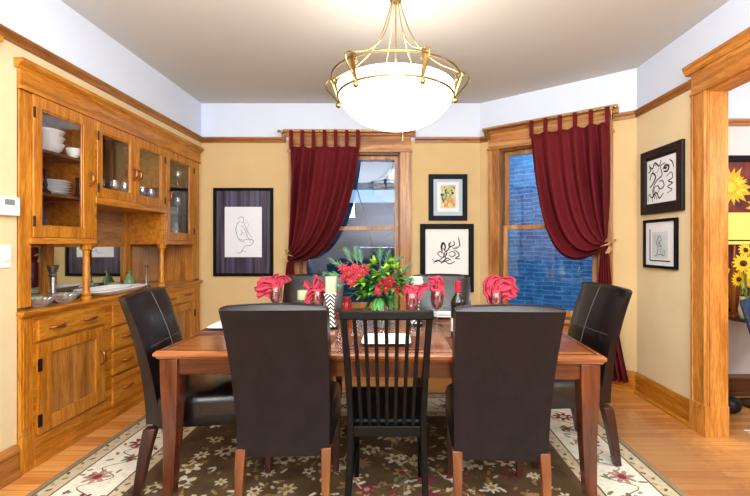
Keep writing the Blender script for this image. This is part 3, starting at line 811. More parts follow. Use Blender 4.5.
# mirrors, frames, back panel
for a, b in ((2.31, 2.76), (2.84, 3.58), (3.66, 4.17)):
    mb = MB(); mb.box(BK, BK+.02, a, b, .90, 1.235); cpart('mirror', mb, MIRROR)
mb = MB()
for y in (2.29, 2.765, 3.585, 4.155): mb.box(BK, BK+.045, y, y+.07 if 2.5 < y < 4 else y+.03, .885, 1.53 if 2.5 < y < 4 else 1.256)
mb.box(BK, BK+.03, 2.29, 4.19, .885, .90); mb.box(BK, BK+.03, 2.29, 4.19, 1.235, 1.256)
cpart('mirror_frame', mb, OAK['z'], bevel=.003)
mb = MB(); mb.box(BK, BK+.012, 2.84, 3.59, 1.256, 1.53); cpart('niche_panel', mb, wood('niche_oak','#8a5f38','#a87c50','#b98e62','y'))
# shelves
for a, b in ((2.30, 2.765), (3.645, 4.19)):
    for z in (1.555, 1.81):
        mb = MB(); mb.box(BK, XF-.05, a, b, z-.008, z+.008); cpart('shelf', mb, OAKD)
# columns
for y in (2.735, 3.62):
    mb = MB()
    pr = [(.032,.885),(.032,.905),(.024,.912),(.029,.925),(.021,.935),(.02,.95),(.019,1.17),(.017,1.19),(.023,1.2),(.019,1.208),(.027,1.222),(.034,1.235),(.036,1.256)]
    mb.lathe(pr, (XF-.03, y, 0), 20)
    for k in range(8):
        a = 2*PI*k/8; mb.ball((XF-.03+.027*math.cos(a), y+.027*math.sin(a), 1.228), .010, 8, 5)
    cpart('column', mb, OAK['z'], smooth=40)
# glass doors
def pull(parent, c, axis, L=.09):
    mb = MB(); 
    d_ = Vector((0,0,1)) if axis == 'z' else Vector((0,1,0)); o = Vector(c)
    pts = [o - d_*L/2, o - d_*L*.3 + Vector((.022,0,0)), o + Vector((.026,0,0)), o + d_*L*.3 + Vector((.022,0,0)), o + d_*L/2]
    mb.tube(spline(pts, 4), [.005+.005*math.sin(PI*i/16) for i in range(17)], 6)
    for s in (-1, 1): mb.ball(o + d_*s*L/2, .009, 8, 6)
    return obj('handle', mb, BRONZE, parent, world=True, smooth=60)
def gdoor(y0, y1, z0, z1, g0, g1, zg0, zg1, hy, hz, hinge):
    mb = MB(); x0, x1 = XF-.018, XF+.002
    mb.box(x0,x1,y0,g0,z0,z1); mb.box(x0,x1,g1,y1,z0,z1); mb.box(x0,x1,g0,g1,z0,zg0); mb.box(x0,x1,g0,g1,zg1,z1)
    for a, b, c, e in ((g0,g0+.01,zg0,zg1),(g1-.01,g1,zg0,zg1),(g0,g1,zg0,zg0+.01),(g0,g1,zg1-.01,zg1)): mb.box(x0+.004,x0+.014,a,b,c,e)
    o = cpart('door', mb, OAK['z'], bevel=.003)
    mb = MB(); mb.box(x0+.006,x0+.010,g0,g1,zg0,zg1); obj('glass_pane', mb, GLASS, o, world=True)
    pull(o, (x1+.004, hy, hz), 'z', .085)
    for z in (z0+.1*(z1-z0)+.01, z1-.10):
        mb = MB(); mb.tube([(x1+.003,hinge,z-.03),(x1+.003,hinge,z+.03)], .006, 8); obj('hinge', mb, IRON, o, world=True)
gdoor(2.302, 2.772, 1.294, 2.098, 2.357, 2.672, 1.356, 2.03, 2.72, 1.69, 2.304)
gdoor(2.796, 3.203, 1.58, 2.098, 2.845, 3.15, 1.64, 2.03, 3.178, 1.80, 2.80)
gdoor(3.207, 3.617, 1.58, 2.098, 3.257, 3.56, 1.64, 2.03, 3.232, 1.80, 3.613)
gdoor(3.643, 4.138, 1.294, 2.098, 3.70, 4.06, 1.356, 2.03, 3.67, 1.69, 4.134)
# lower fronts
mb = MB(); mb.box(XF-.02, XF, 2.30, 4.14, .0, .85); cpart('front_frame', mb, OAK['y'])
mb = MB(); mb.box(XF, XF+.012, 2.30, 4.14, .0, .06); mb.box(XF,XF+.004,2.302,4.138,.06,.16); cpart('base_rail', mb, OAK['y'], bevel=.003)
def drawer(y0, y1, z0, z1, pulls):
    mb = MB(); mb.box(XF, XF+.02, y0, y1, z0, z1)
    o = cpart('drawer', mb, OAK['y'], bevel=.005)
    for y in pulls: pull(o, (XF+.022, y, (z0+z1)/2+.005), 'y', .11)
drawer(2.315, 2.845, .705, .825, (2.44, 2.70))
drawer(3.555, 4.125, .705, .825, (3.69, 3.98))
for z0, z1 in ((.672,.825),(.492,.652),(.318,.472),(.09,.298)): drawer(2.925, 3.475, z0, z1, (3.2,) if 0 else (3.08, 3.34))
def ldoor(y0, y1, z0, z1, hy, hinge):
    mb = MB(); x0, x1 = XF, XF+.02; s = .085
    mb.box(x0,x1,y0,y0+s,z0,z1); mb.box(x0,x1,y1-s,y1,z0,z1); mb.box(x0,x1,y0+s,y1-s,z0,z0+s); mb.box(x0,x1,y0+s,y1-s,z1-s*.8,z1)
    o = cpart('door', mb, OAK['z'], bevel=.003)
    mb = MB(); mb.box(x0,x0+.008,y0+s,y1-s,z0+s,z1-s*.8); obj('door_panel', mb, wood('panel_oak','#8f5a24','#b57934','#c68d48','z'), o, world=True)
    pull(o, (x1+.004, hy, (z0+z1)/2+.05), 'z', .10)
    for z in (z0+.08, z1-.12):
        mb = MB(); mb.box(x1-.002,x1+.004,hinge-.012,hinge+.012,z-.035,z+.035); obj('hinge', mb, IRON, o, world=True)
ldoor(2.315, 2.845, .175, .69, 2.80, 2.322)
ldoor(3.555, 4.125, .175, .69, 3.60, 4.118)

# ---- crockery in the cabinet
def plate_mb(r):
    mb = MB(); mb.lathe([(r*.05,0),(r*.55,0),(r*.62,.003),(r*.98,.013),(r,.0145),(r*.97,.016),(r*.6,.006),(r*.05,.004)], n=32); return mb
def bowl_mb(r, h):
    mb = MB(); mb.lathe([(r*.05,0),(r*.4,0),(r*.45,.006),(r*.8,h*.45),(r,h),(r*.97,h),(r*.76,h*.5),(r*.4,.012),(r*.05,.01)], n=28); return mb
def cup_mb():
    mb = MB(); mb.lathe([(.005,0),(.024,0),(.028,.006),(.04,.03),(.045,.06),(.042,.06),(.036,.03),(.02,.008),(.005,.008)], n=24)
    mb.tube(spline([(.042,0,.05),(.062,0,.052),(.066,0,.035),(.038,0,.02)],4), .004, 6); return mb
pc = []
p0 = obj('dinner_plate', plate_mb(.11), WHITEP, smooth=40); p0.location = (-2.21, 2.63, 1.563)
tag(p0, 'white plate in the tall stack on the middle shelf behind the left glass door', 'plate', 'plates stacked on the middle shelf')
for k in range(1, 6):
    o = p0.copy(); COL.objects.link(o); o.location = (-2.21+R.uniform(-.004,.004), 2.63, 1.563+k*.0165)
pb = obj('dinner_plate', plate_mb(.11), WHITEP, smooth=40); pb.location = (-2.17, 2.64, 1.29)
tag(pb, 'white plate in the low stack on the bottom shelf behind the left glass door', 'plate', 'plates stacked on the bottom shelf')
for k in range(1, 4):
    o = pb.copy(); COL.objects.link(o); o.location = (-2.17, 2.64, 1.29+k*.0155)
b0 = obj('serving_bowl', bowl_mb(.095, .075), WHITEP, smooth=40); b0.location = (-2.21, 2.60, 1.818)
tag(b0, 'white bottom bowl of the stack on the top shelf behind the left glass door', 'bowl')
for k, nm in enumerate(('white middle bowl of the stack on the top shelf behind the left glass door', 'white bowl topmost of the stack on the top shelf behind the left glass door')):
    o = b0.copy(); COL.objects.link(o); o.location = (-2.21, 2.60, 1.818+(k+1)*.042); o['label'] = nm
tc_ = obj('teacup', cup_mb(), WHITEP, smooth=50); tc_.location = (-2.10, 2.68, 1.818); tag(tc_, 'white teacup beside the bowls on the top shelf, nearer the front', 'cup')
o = tc_.copy(); COL.objects.link(o); o.location = (-2.30, 2.715, 1.818); o['label'] = 'white teacup beside the bowls on the top shelf, nearer the back'
o = tc_.copy(); COL.objects.link(o); o.location = (-2.10, 2.47, 1.29); o['label'] = 'white teacup on the bottom shelf behind the left glass door'
def stick_mb(h, r=.028):
    mb = MB(); mb.lathe([(.004,0),(r,0),(r,.008),(r*.5,.018),(r*.3,.03),(r*.45,.05),(r*.28,.07),(r*.25,h*.7),(r*.4,h*.76),(r*.25,h*.82),(r*.4,h*.9),(r*.55,h),(r*.4,h),(.004,h*.96)], n=18); return mb
for (x, y, z, h, lb) in ((-2.09,2.45,1.563,.14,'slim dark candlestick left of the plate stack on the middle shelf'),(-2.10,2.71,1.563,.13,'slim dark candlestick right of the plate stack on the middle shelf')):
    o = obj('candlestick', stick_mb(h), IRON, smooth=50); o.location = (x,y,z); tag(o, lb, 'candlestick')
def wineglass_mb(h=.15, r=.03):
    mb = MB(); mb.lathe([(.002,0),(r*.95,0),(r*.9,.003),(.005,.008),(.0035,h*.42),(r*.5,h*.48),(r*.95,h*.62),(r*1.05,h*.75),(r*.9,h),(r*.87,h),(r*1.0,h*.75),(r*.9,h*.63),(r*.4,h*.52),(.002,h*.5)], n=20); return mb
g0 = None
for i, (y, g) in enumerate([(2.99,0),(3.05,0),(3.11,0),(3.17,0),(3.23,0),(3.39,1),(3.45,1),(3.51,1),(3.57,1)]):
    if g0 is None:
        g0 = obj('wine_glass', wineglass_mb(), CRYSTAL, smooth=50); o = g0
        g0['category'] = 'glass'
    else: o = g0.copy(); COL.objects.link(o)
    o.location = (-2.12+(.03 if i%2 else -.03), y, 1.58); o['label'] = ('clear wine glass behind the second glass door of the cabinet', 'clear wine glass behind the third glass door of the cabinet')[g]
    o['group'] = ('wine glasses behind the second glass door', 'wine glasses behind the third glass door')[g]
for (y, z, lb) in ((4.0,1.563,'clear goblet on the middle shelf behind the right glass door'),(4.0,1.818,'clear goblet on the top shelf behind the right glass door')):
    o = g0.copy(); COL.objects.link(o); o.location = (-2.12, y, z); o['label'] = lb; del o['group']
mb = MB(); mb.lathe([(.004,0),(.03,0),(.034,.01),(.034,.11),(.015,.14),(.012,.17),(.018,.175),(.004,.178)], n=20)
single('decanter', mb, CRYSTAL, 'clear glass decanter on the bottom shelf behind the right glass door', 'decanter', smooth=50).location = (-2.12, 3.97, 1.29)
# on the counter
zc = .886
def cutbowl(loc, label):
    mb = MB(); rg = []
    n = 36
    for r, z in ((.005,0),(.032,0),(.036,.006),(.058,.028),(.072,.055)):
        rg.append([((r+(.004*(-1)**k if z > .01 else 0))*math.cos(2*PI*k/n), (r+(.004*(-1)**k if z > .01 else 0))*math.sin(2*PI*k/n), z+(.006*(-1)**k if z > .05 else 0)) for k in range(n)])
    for r, z in ((.067,.053),(.05,.028),(.005,.012)):
        rg.append([(r*math.cos(2*PI*k/n), r*math.sin(2*PI*k/n), z) for k in range(n)])
    mb.rings(rg); return single('crystal_bowl', mb, CRYSTAL, label, 'bowl')
cutbowl(0, 'cut crystal bowl at the near end of the cabinet counter').location = (-2.085, 2.40, zc)
cutbowl(0, 'cut crystal bowl in front of the pewter candlestick').location = (-2.075, 2.575, zc)
mb = MB(); mb.lathe([(.004,0),(.04,0),(.042,.01),(.02,.022),(.016,.05),(.021,.06),(.017,.07),(.02,.15),(.017,.16),(.024,.17),(.018,.18),(.024,.2),(.034,.235),(.03,.237),(.004,.21)], n=22)
single('pewter_candlestick', mb, PEWTER, 'tall fluted pewter candlestick on the cabinet counter', 'candlestick', smooth=40).location = (-2.17, 2.60, zc)
def platter(a, b, rim, m, label, loc, rz, tilt=0):
    mb = MB(); rg = []
    n = 48
    def se(k, A, B, e=.45):
        t = 2*PI*k/n; c, s_ = math.cos(t), math.sin(t); return A*math.copysign(abs(c)**e, c), B*math.copysign(abs(s_)**e, s_)
    for f, z in ((.02,0),(.75,0),(.82,.006),(1,rim),(.985,rim+.004),(.8,.011),(.72,.007),(.02,.007)):
        rg.append([(*se(k, a*f, b*f), z) for k in range(n)])
    mb.rings(rg); o = single('platter', mb, m, label, 'platter', smooth=40); o.location = loc; o.rotation_euler = (0, tilt, rz); return o
platter(.12, .24, .03, OLIVEP, 'olive green rectangular platter under the cabinet mirror, left of the column', (-2.255, 2.66, zc), .06)
platter(.14, .31, .032, WHITEP, 'large white serving platter at the middle of the cabinet counter', (-2.17, 3.16, zc), .06)
platter(.10, .22, .03, WHITEP, 'smaller white platter nested on the large white platter', (-2.18, 3.08, zc+.014), -.05)
mb = MB(); mb.lathe([(.004,0),(.035,0),(.042,.02),(.045,.05),(.032,.08),(.016,.1),(.014,.125),(.026,.14),(.024,.142),(.004,.13)], n=24)
single('green_vase', mb, GREENG, 'sage green pottery vase near the cabinet mirror', 'vase', smooth=50).location = (-2.29, 3.53, zc+.0)
mb = MB(); mb.lathe([(.004,0),(.045,0),(.05,.015),(.05,.05),(.045,.055),(.004,.05)], n=24)
single('green_jar', mb, GREENG, 'low round sage green jar beside the green vase', 'jar', smooth=50).location = (-2.31, 3.37, zc)
o = obj('silver_candlestick', stick_mb(.19,.032), PEWTER, smooth=50); o.location = (-2.14, 3.53, zc); tag(o, 'slim silver candlestick on the cabinet counter before the far column', 'candlestick')

# ------------------------------------------------------------------ thermostat and switch
t = thing('thermostat', 'white rectangular thermostat on the left wall beside the cabinet', 'thermostat', (XL, 2.143, 1.405))
mb = MB(); mb.box(0,.03,-.09,.07,0,.10); obj('case', mb, WHITEC, t, bevel=.006)
mb = MB(); mb.box(.03,.031,-.02,.035,.055,.085); obj('display', mb, mat('lcd', '#7d8a86', .3), t)
t = thing('light_switch', 'white light switch plate on the left wall below the thermostat', 'switch', (XL, 2.125, 1.13))
mb = MB(); mb.box(0,.008,-.06,.06,0,.12); obj('cover_plate', mb, WHITEC, t, bevel=.003)
for y in (-.03,.03): 
    mb = MB(); mb.box(.008,.015,y-.015,y+.015,.035,.085); obj('rocker', mb, WHITEC, t, bevel=.003)

# ------------------------------------------------------------------ pictures
def picture(name, label, loc, rz, w, h, fw, fm, matm, art, artm, inner=None, innerm=None):
    """local x right, z up from bottom, -y towards the room. art=(x0,x1,z0,z1) in fractions"""
    t = thing(name, label, 'picture', loc, rz)
    mb = MB(); d_ = .028
    for a, b, c, e in ((-w/2,-w/2+fw,0,h),(w/2-fw,w/2,0,h),(-w/2+fw,w/2-fw,0,fw),(-w/2+fw,w/2-fw,h-fw,h)): mb.box(a,b,-d_,-.002,c,e)
    obj('frame', mb, fm, t, bevel=.004)
    mb = MB(); mb.box(-w/2+fw,w/2-fw,-.014,-.004,fw,h-fw); obj('mat_board', mb, matm, t)
    if inner:
        a, b, c, e = inner; mb = MB(); mb.box(-w/2+a*w,-w/2+b*w,-.0155,-.014,c*h,e*h); obj('mat_line', mb, innerm, t)
    a, b, c, e = art; mb = MB(); mb.box(-w/2+a*w,-w/2+b*w,-.017,-.0155,c*h,e*h); obj('print', mb, artm, t)
    return t, (lambda u, v: (-w/2+(a+(b-a)*u)*w, (c+(e-c)*v)*h))
def draw(t, f, curves, m, y=-.0176):
    mb = MB()
    for i, (pts, w) in enumerate(curves):
        P3 = spline([(f(*p)[0], f(*p)[1], 0) for p in pts], 6)
        mb.strip([(p.x, p.y) for p in P3], w, y=y-.00003*i)
    obj('drawing', mb, m, t)
def scribble(seed, n, w, spread=.3, step=.09, cx=.5, cy=.5):
    rr = random.Random(seed); out = []
    for i in range(n):
        x, y = cx+rr.uniform(-spread,spread), cy+rr.uniform(-spread,spread); a = rr.uniform(0,6.28); da = rr.uniform(-.9,.9); p = [(x,y)]
        for k in range(rr.randint(4,8)):
            a += da + rr.uniform(-.5,.5); x = min(max(x+step*math.cos(a),.05),.95); y = min(max(y+step*math.sin(a),.05),.95); p.append((x,y))
        out.append((p, w*rr.uniform(.6,1.4)))
    return out
# seated line figure, window reflections in its glass painted as streaks on the mat
t, f = picture('framed_drawing', 'black framed drawing of a seated figure on dark mat with painted reflections, beside the cabinet', (-1.60, YB, .922), 0, .63, .93, .03, BLACKF, REFLECTMAT, (.19,.81,.215,.785), PAPER)
draw(t, f, [([(.42,.72),(.34,.66),(.30,.55),(.34,.42),(.42,.33),(.55,.30)],.006),([(.36,.75),(.42,.80),(.50,.78),(.50,.70),(.44,.68)],.005),([(.50,.70),(.58,.58),(.66,.46),(.74,.38)],.005),
    ([(.40,.62),(.50,.60),(.56,.52),(.62,.40),(.70,.30)],.004),([(.36,.36),(.50,.34),(.66,.36),(.78,.32),(.70,.24),(.56,.22),(.44,.12)],.006),([(.30,.10),(.40,.08),(.50,.13),(.58,.10)],.005),
    ([(.44,.56),(.47,.48),(.44,.42)],.004),([(.55,.66),(.60,.70),(.56,.74)],.003)]+scribble(4,3,.003,.12,.05,.5,.5), GREYINK)
# small colour print
t, f = picture('framed_print', 'small dark blue framed colourful print on the back wall between the windows, the upper one', (.5585, YB, 1.509), 0, .407, .487, .05, mat('navy_frame','#0a101c',.5,spec=.15), PAPERB, (.31,.70,.27,.76), mat('aged_paper','#cfc79a',.7,var=.3,vscale=20), (.22,.78,.19,.83), PAPER)
mb = MB(); rr = random.Random(8)
for i in range(60):
    u, v = rr.uniform(.08,.92), rr.uniform(.08,.92); x, z = f(u, v); r_ = rr.uniform(.006,.016)
    mt = 0 if v < .45 and u > .3 else rr.choice((1,2,3,4))
    mb.poly([(x+r_*math.cos(2*PI*k/7)*rr.uniform(.7,1.2), -.0176-.00002*i, z+r_*math.sin(2*PI*k/7)) for k in range(7)], mt)
obj('painting', mb, [mat('pt_a','#e08a2c',.7),mat('pt_b','#3f7a6e',.7),mat('pt_c','#d8c83c',.7),mat('pt_d','#2c3c50',.7),mat('pt_e','#8fb07a',.7)], t)
# big line drawing below
t, f = picture('framed_drawing', 'large black framed ink drawing of tangled curves, below the small colourful print', (.5475, YB, .753), 0, .565, .72, .055, BLACKF, mat('offwhite','#e9e8e4',.8), (.13,.87,.15,.88), mat('offwhite2','#efeeea',.8))
f0 = f
draw(t, lambda u, v: f0(.08+.84*u, .30+.62*v), [([(.10,.12),(.2,.22),(.35,.16),(.5,.28),(.62,.22)],.012),([(.06,.25),(.15,.17),(.3,.24),(.42,.38),(.3,.5),(.22,.42),(.36,.3)],.010),([(.36,.5),(.33,.66),(.38,.78),(.45,.66),(.42,.52)],.018),
    ([(.5,.5),(.58,.64),(.72,.72),(.70,.84)],.012),([(.62,.8),(.56,.72),(.6,.62)],.016),([(.55,.45),(.68,.5),(.75,.4),(.64,.33),(.56,.4)],.010),([(.7,.55),(.82,.48),(.86,.36),(.76,.28),(.9,.26)],.012),
    ([(.4,.3),(.5,.42),(.46,.55)],.008),([(.66,.62),(.74,.6),(.8,.66)],.010),([(.44,.2),(.58,.1),(.74,.18)],.010)]+scribble(21,5,.008,.2,.06,.62,.38), INK)
# right wall pictures
t, f = picture('framed_drawing', 'dark brown framed bold black abstract ink drawing on the right wall, the upper one', (XR, 3.135, 1.495), -PI/2, .49, .505, .062, BROWNF, BROWNF, (.15,.84,.16,.84), PAPER)
draw(t, f, [([(.08,.9),(.2,.8),(.3,.92),(.45,.82),(.52,.95)],.012),([(.1,.55),(.2,.7),(.32,.6),(.22,.45),(.1,.38)],.014),([(.3,.1),(.22,.3),(.35,.5),(.55,.6),(.5,.8),(.66,.86)],.010),
    ([(.58,.72),(.66,.8),(.78,.76),(.72,.66),(.6,.68)],.016),([(.62,.74),(.68,.74),(.7,.72)],.022),([(.7,.55),(.85,.62),(.9,.5),(.76,.44),(.9,.38),(.74,.32),(.88,.24),(.72,.18)],.009),
    ([(.08,.22),(.2,.14),(.34,.24),(.46,.1),(.6,.2)],.012),([(.4,.4),(.5,.3),(.62,.36),(.56,.48),(.44,.46)],.010),([(.06,.72),(.14,.78),(.1,.86)],.012),([(.8,.9),(.9,.82),(.94,.7)],.010)]+scribble(31,5,.008,.35,.07), INK)
t, f = picture('framed_drawing', 'small black framed sketch with wide white mat on the right wall, the lower one', (XR, 3.152, 1.07), -PI/2, .39, .38, .022, BLACKF, PAPER, (.27,.75,.2,.74), mat('grey_paper','#c9d4d8',.8), (.18,.8,.14,.80), BLACKF)
mb = MB(); w_, h_ = .39, .38; mb.box(-w_/2+.215*w_,-w_/2+.81*w_,-.0168,-.0157,.165*h_,.81*h_); obj('mat_inner', mb, PAPER, t)
draw(t, f, [([(.3,.15),(.4,.4),(.3,.6),(.45,.85),(.6,.8)],.006),([(.55,.2),(.6,.45),(.5,.6),(.65,.75)],.006),([(.35,.5),(.5,.45),(.65,.5)],.005),([(.2,.1),(.5,.15),(.8,.1)],.006)]+scribble(9,6,.004,.25,.08), GREYINK, y=-.0178)

# ------------------------------------------------------------------ place settings (in world coordinates on the table top)
ZT = .7603
CM, SM = math.cos(TRZ), math.sin(TRZ)
def tw(u, v): return (tx+u*CM-v*SM, ty+u*SM+v*CM)
STEEL = mat('cutlery_steel', '#b8b8b4', .2, metal=1)
PLM = mat('place_mat', '#6a3a28', .6, var=.2, vscale=60)
def setting(u, v, rz, where, matcol=None):
    x, y = tw(u, v)
    def loc(a, b, z=0): c, s_ = math.cos(rz), math.sin(rz); return (x+a*c-b*s_, y+a*s_+b*c, ZT+z)
    mb = MB(); mb.box(-.2,.2,-.14,.14,0,.003); o = single('placemat', mb, PLM, 'brown woven placemat '+where, 'placemat', bevel=.001); o.location = loc(0,0); o.rotation_euler = (0,0,rz)
    mb = MB(); rg = []
    def sq(A, z, e=.25):
        return [(A*math.copysign(abs(math.cos(2*PI*k/40))**e, math.cos(2*PI*k/40)), A*.9*math.copysign(abs(math.sin(2*PI*k/40))**e, math.sin(2*PI*k/40)), z) for k in range(40)]
    mb.rings([sq(.003,0),sq(.075,0),sq(.085,.006),sq(.122,.017),sq(.12,.02),sq(.08,.01),sq(.003,.008)])
    o = single('dinner_plate', mb, WHITEP, 'square white dinner plate '+where, 'plate', smooth=40); o.location = loc(0,0,.0032); o.rotation_euler = (0,0,rz)
    mb = MB(); mb.tube([(0,-.09,.003),(0,.03,.004),(0,.05,.003)], [.004,.003,.005], 6, flat=.5)
    for k in range(4): mb.tube([(-.0075+.005*k,.048,.003),(-.0075+.005*k,.095,.005)], .0015, 5)
    mb.box(-.0095,.0095,.044,.056,.002,.004)
    o = single('fork', mb, STEEL, 'steel fork '+where, 'fork'); o.location = loc(-.16,0,.0034); o.rotation_euler = (0,0,rz)
    mb = MB(); mb.tube([(0,-.1,.003),(0,.0,.003)], [.005,.004], 6, flat=.6); mb.hexa([(-.008,0,.002),(.006,0,.002),(.006,.09,.002),(.0,.1,.002)],[(-.008,0,.0035),(.006,0,.0035),(.006,.09,.0035),(.0,.1,.0035)])
    o = single('knife', mb, STEEL, 'steel knife '+where, 'knife'); o.location = loc(.16,0,.0034); o.rotation_euler = (0,0,rz)
setting(-.43, -.36, 0, 'in front of the left front chair')
setting(.04, -.36, 0, 'in front of the black slatted chair')
setting(.55, -.36, 0, 'in front of the right front chair')
setting(-.90, -.02, -PI/2, 'at the left end of the table')
setting(.82, .06, PI/2, 'at the right end of the table')
setting(-.52, .38, PI, 'at the back of the table, left side')
setting(.43, .38, PI, 'at the back of the table, right side')

# ---- wine glasses with folded napkins
def goblet(loc, label):
    mb = MB(); mb.lathe([(.002,0),(.036,0),(.034,.003),(.006,.008),(.004,.085),(.012,.095),(.034,.12),(.04,.15),(.038,.185),(.034,.21),(.032,.21),(.036,.185),(.037,.15),(.03,.122),(.008,.1),(.002,.098)], n=28)
    return tag_(single('wine_glass', mb, DRINK, label, 'glass', smooth=50), loc)
def tag_(o, loc): o.location = loc; return o
def napkin(loc, lobes, label, seed=0):
    """lobes: list of (list of 3-d control points, list of half widths)"""
    rr = random.Random(seed); mb = MB(); lobes = [([(q[0], q[1], q[2] if q[2] < .15 else .15+(q[2]-.15)*.85) for q in p_], w_) for p_, w_ in lobes]
    # stuffed part inside the glass bowl
    mb.lathe([(.003,.105),(.018,.112),(.027,.135),(.03,.16),(.028,.2),(.02,.22)], n=14)
    for pts, ws in lobes:
        sp = spline(pts, 6); N = len(sp)-1
        ph = rr.uniform(0,6); k_ = rr.choice((2,2.5,3))
        def f(a, b):
            i = b*N; j = min(int(i), N-1); fr = i-j; p = sp[j].lerp(sp[j+1], fr)
            d_ = (sp[min(j+1,N)]-sp[j]).normalized(); side = d_.cross(Vector((0,1,0)))
            if side.length < .1: side = Vector((1,0,0))
            side.normalize(); nrm = side.cross(d_).normalized()
            wi = b*(len(ws)-1); q = min(int(wi), len(ws)-2); w = ws[q]+(ws[q+1]-ws[q])*(wi-q)
            s_ = 2*a-1
            q_ = noise.noise_vector((p+side*w*s_)*24+Vector((seed*7.3,0,ph)))*.022*min(1,b*3)
            return p + q_ + side*w*s_ + nrm*(w*.42*math.sin(s_*k_*PI+ph) + w*.35*(1-s_*s_))
        mb.grid(f, 14, N)
    o = single('napkin', mb, NAP, label, 'napkin', smooth=180, solid=.0035)
    o.location = (loc[0]+o.location.x, loc[1]+o.location.y, loc[2]+o.location.z)
    return o
def nap_at(px, Y, base=None): return ((px-CX)/F*Y, Y, ZT)
# 1 left back
L1 = nap_at(276, 2.72); goblet(L1, 'stemmed glass holding a coral red napkin, leftmost on the table')
napkin(L1, [([(0,0,.13),(-.02,-.01,.22),(-.06,0,.25),(-.13,0,.235)],[.02,.035,.045,.03]),([(0,0,.13),(-.01,-.02,.2),(-.05,-.03,.2),(-.12,-.03,.18)],[.02,.03,.045,.028]),([(0,0,.14),(.01,0,.24),(.04,.01,.285),(.08,.01,.25)],[.02,.03,.03,.025]),([(0,0,.13),(-.03,0,.2),(-.02,0,.27),(.02,0,.3)],[.02,.035,.03,.012])], 'coral red napkin in the leftmost glass, folded low and spreading left', 1)
L2 = nap_at(318, 2.5); goblet(L2, 'stemmed glass holding a pointed coral red napkin, left of the pillar candle')
napkin(L2, [([(0,0,.13),(-.005,0,.22),(-.005,0,.28),(-.004,0,.345)],[.02,.035,.032,.004]),([(0,0,.13),(-.03,0,.22),(-.06,0,.255),(-.09,0,.265)],[.02,.03,.03,.016]),([(0,0,.13),(.03,-.01,.2),(.065,-.01,.2),(.11,-.01,.225)],[.02,.034,.026,.006]),([(0,0,.15),(-.02,-.02,.19),(-.05,-.02,.17),(-.06,-.02,.13)],[.02,.028,.024,.01])], 'coral red napkin with a tall upright point, in the glass left of the pillar candle', 2)
L3 = nap_at(412, 2.36); goblet(L3, 'stemmed glass holding a coral red napkin, just right of the flowers')
napkin(L3, [([(0,0,.12),(0,0,.2),(.01,0,.24),(.0,0,.27)],[.03,.04,.035,.015]),([(0,0,.13),(-.01,0,.22),(-.03,0,.25),(-.06,0,.255)],[.02,.032,.026,.014]),([(0,0,.13),(.02,-.01,.22),(.05,0,.25),(.09,0,.27)],[.02,.03,.03,.014])], 'coral red napkin in the glass just right of the flowers', 3)
L4 = nap_at(437, 2.50); goblet(L4, 'clear stemmed glass left of the wine bottle')
napkin(L4, [([(0,0,.12),(0,0,.2),(-.01,0,.26),(-.02,0,.31)],[.025,.035,.032,.02]),([(0,0,.14),(.015,0,.24),(.0,0,.3),(-.05,0,.29)],[.02,.02,.026,.018]),([(0,0,.13),(.02,0,.2),(.025,0,.25),(.015,0,.28)],[.02,.02,.02,.01])], 'coral red napkin standing in the clear glass left of the wine bottle', 4)
L5 = nap_at(496, 2.42); goblet(L5, 'stemmed glass holding a coral red napkin, rightmost on the table')
napkin(L5, [([(0,0,.12),(-.03,0,.2),(-.05,0,.26),(-.03,0,.33)],[.02,.032,.034,.015]),([(0,0,.13),(.01,0,.24),(.04,0,.29),(.08,0,.28),(.12,0,.21)],[.02,.03,.035,.035,.02]),([(0,0,.13),(.03,-.01,.2),(.07,-.01,.22),(.10,-.01,.18)],[.02,.035,.04,.025]),([(0,0,.15),(-.02,0,.24),(.0,0,.30),(.05,0,.3)],[.02,.03,.03,.015])], 'coral red napkin fanned out in the rightmost glass', 5)

# ---- candle holders
def zebra(px, Y, label, h=.20):
    x = (px-CX)/F*Y
    t = thing('candle_holder', label, 'candle holder', (x, Y, ZT))
    mb = MB(); mb.box(-.04,.04,-.04,.04,0,.012); obj('foot', mb, BLACKWOOD, t, bevel=.002)
    mb = MB(); rg = []
    for z, w in ((.012,.030),(.03,.026),(.07,.018),(h*.55,.019),(h*.8,.026),(h-.01,.034),(h,.034)): rg.append([(-w,-w,z),(w,-w,z),(w,w,z),(-w,w,z)])
    mb.rings(rg); obj('stem', mb, ZEBRA, t, smooth=40)
    return x, Y, ZT+h
a = zebra(331, 2.42, 'black and white chevron candle holder left of the flowers', .205)
mb = MB(); mb.lathe([(.003,0),(.033,0),(.034,.003),(.034,.098),(.030,.1),(.003,.094)], n=28); mb.tube([(0,0,.09),(0,0,.105)], .0015, 5)
single('pillar_candle', mb, CANDLE, 'pale green pillar candle on the chevron holder left of the flowers', 'candle', smooth=50).location = a
a = zebra(416, 2.52, 'black and white chevron candle holder right of the flowers', .235)
mb = MB(); mb.lathe([(.003,0),(.03,0),(.043,.012),(.046,.03),(.04,.045),(.043,.055),(.036,.06),(.003,.05)], n=28)
single('round_candle', mb, CANDLE2, 'rounded pale green candle on the chevron holder right of the flowers', 'candle', smooth=50).location = a
mb = MB(); mb.lathe([(.003,0),(.04,0),(.04,.003),(.012,.01),(.009,.1),(.03,.115),(.034,.118),(.003,.12)], n=24)
single('candle_stand', mb, PEWTER, 'short metal candle stand behind the pointed napkin', 'candle holder', smooth=50).location = nap_at(303, 2.78)
mb = MB(); mb.lathe([(.003,0),(.036,0),(.037,.003),(.037,.062),(.003,.062)], n=24)
q = nap_at(303, 2.78); single('pillar_candle', mb, CANDLE, 'short pale green candle partly behind the pointed napkin', 'candle', smooth=50).location = (q[0], q[1], ZT+.12)
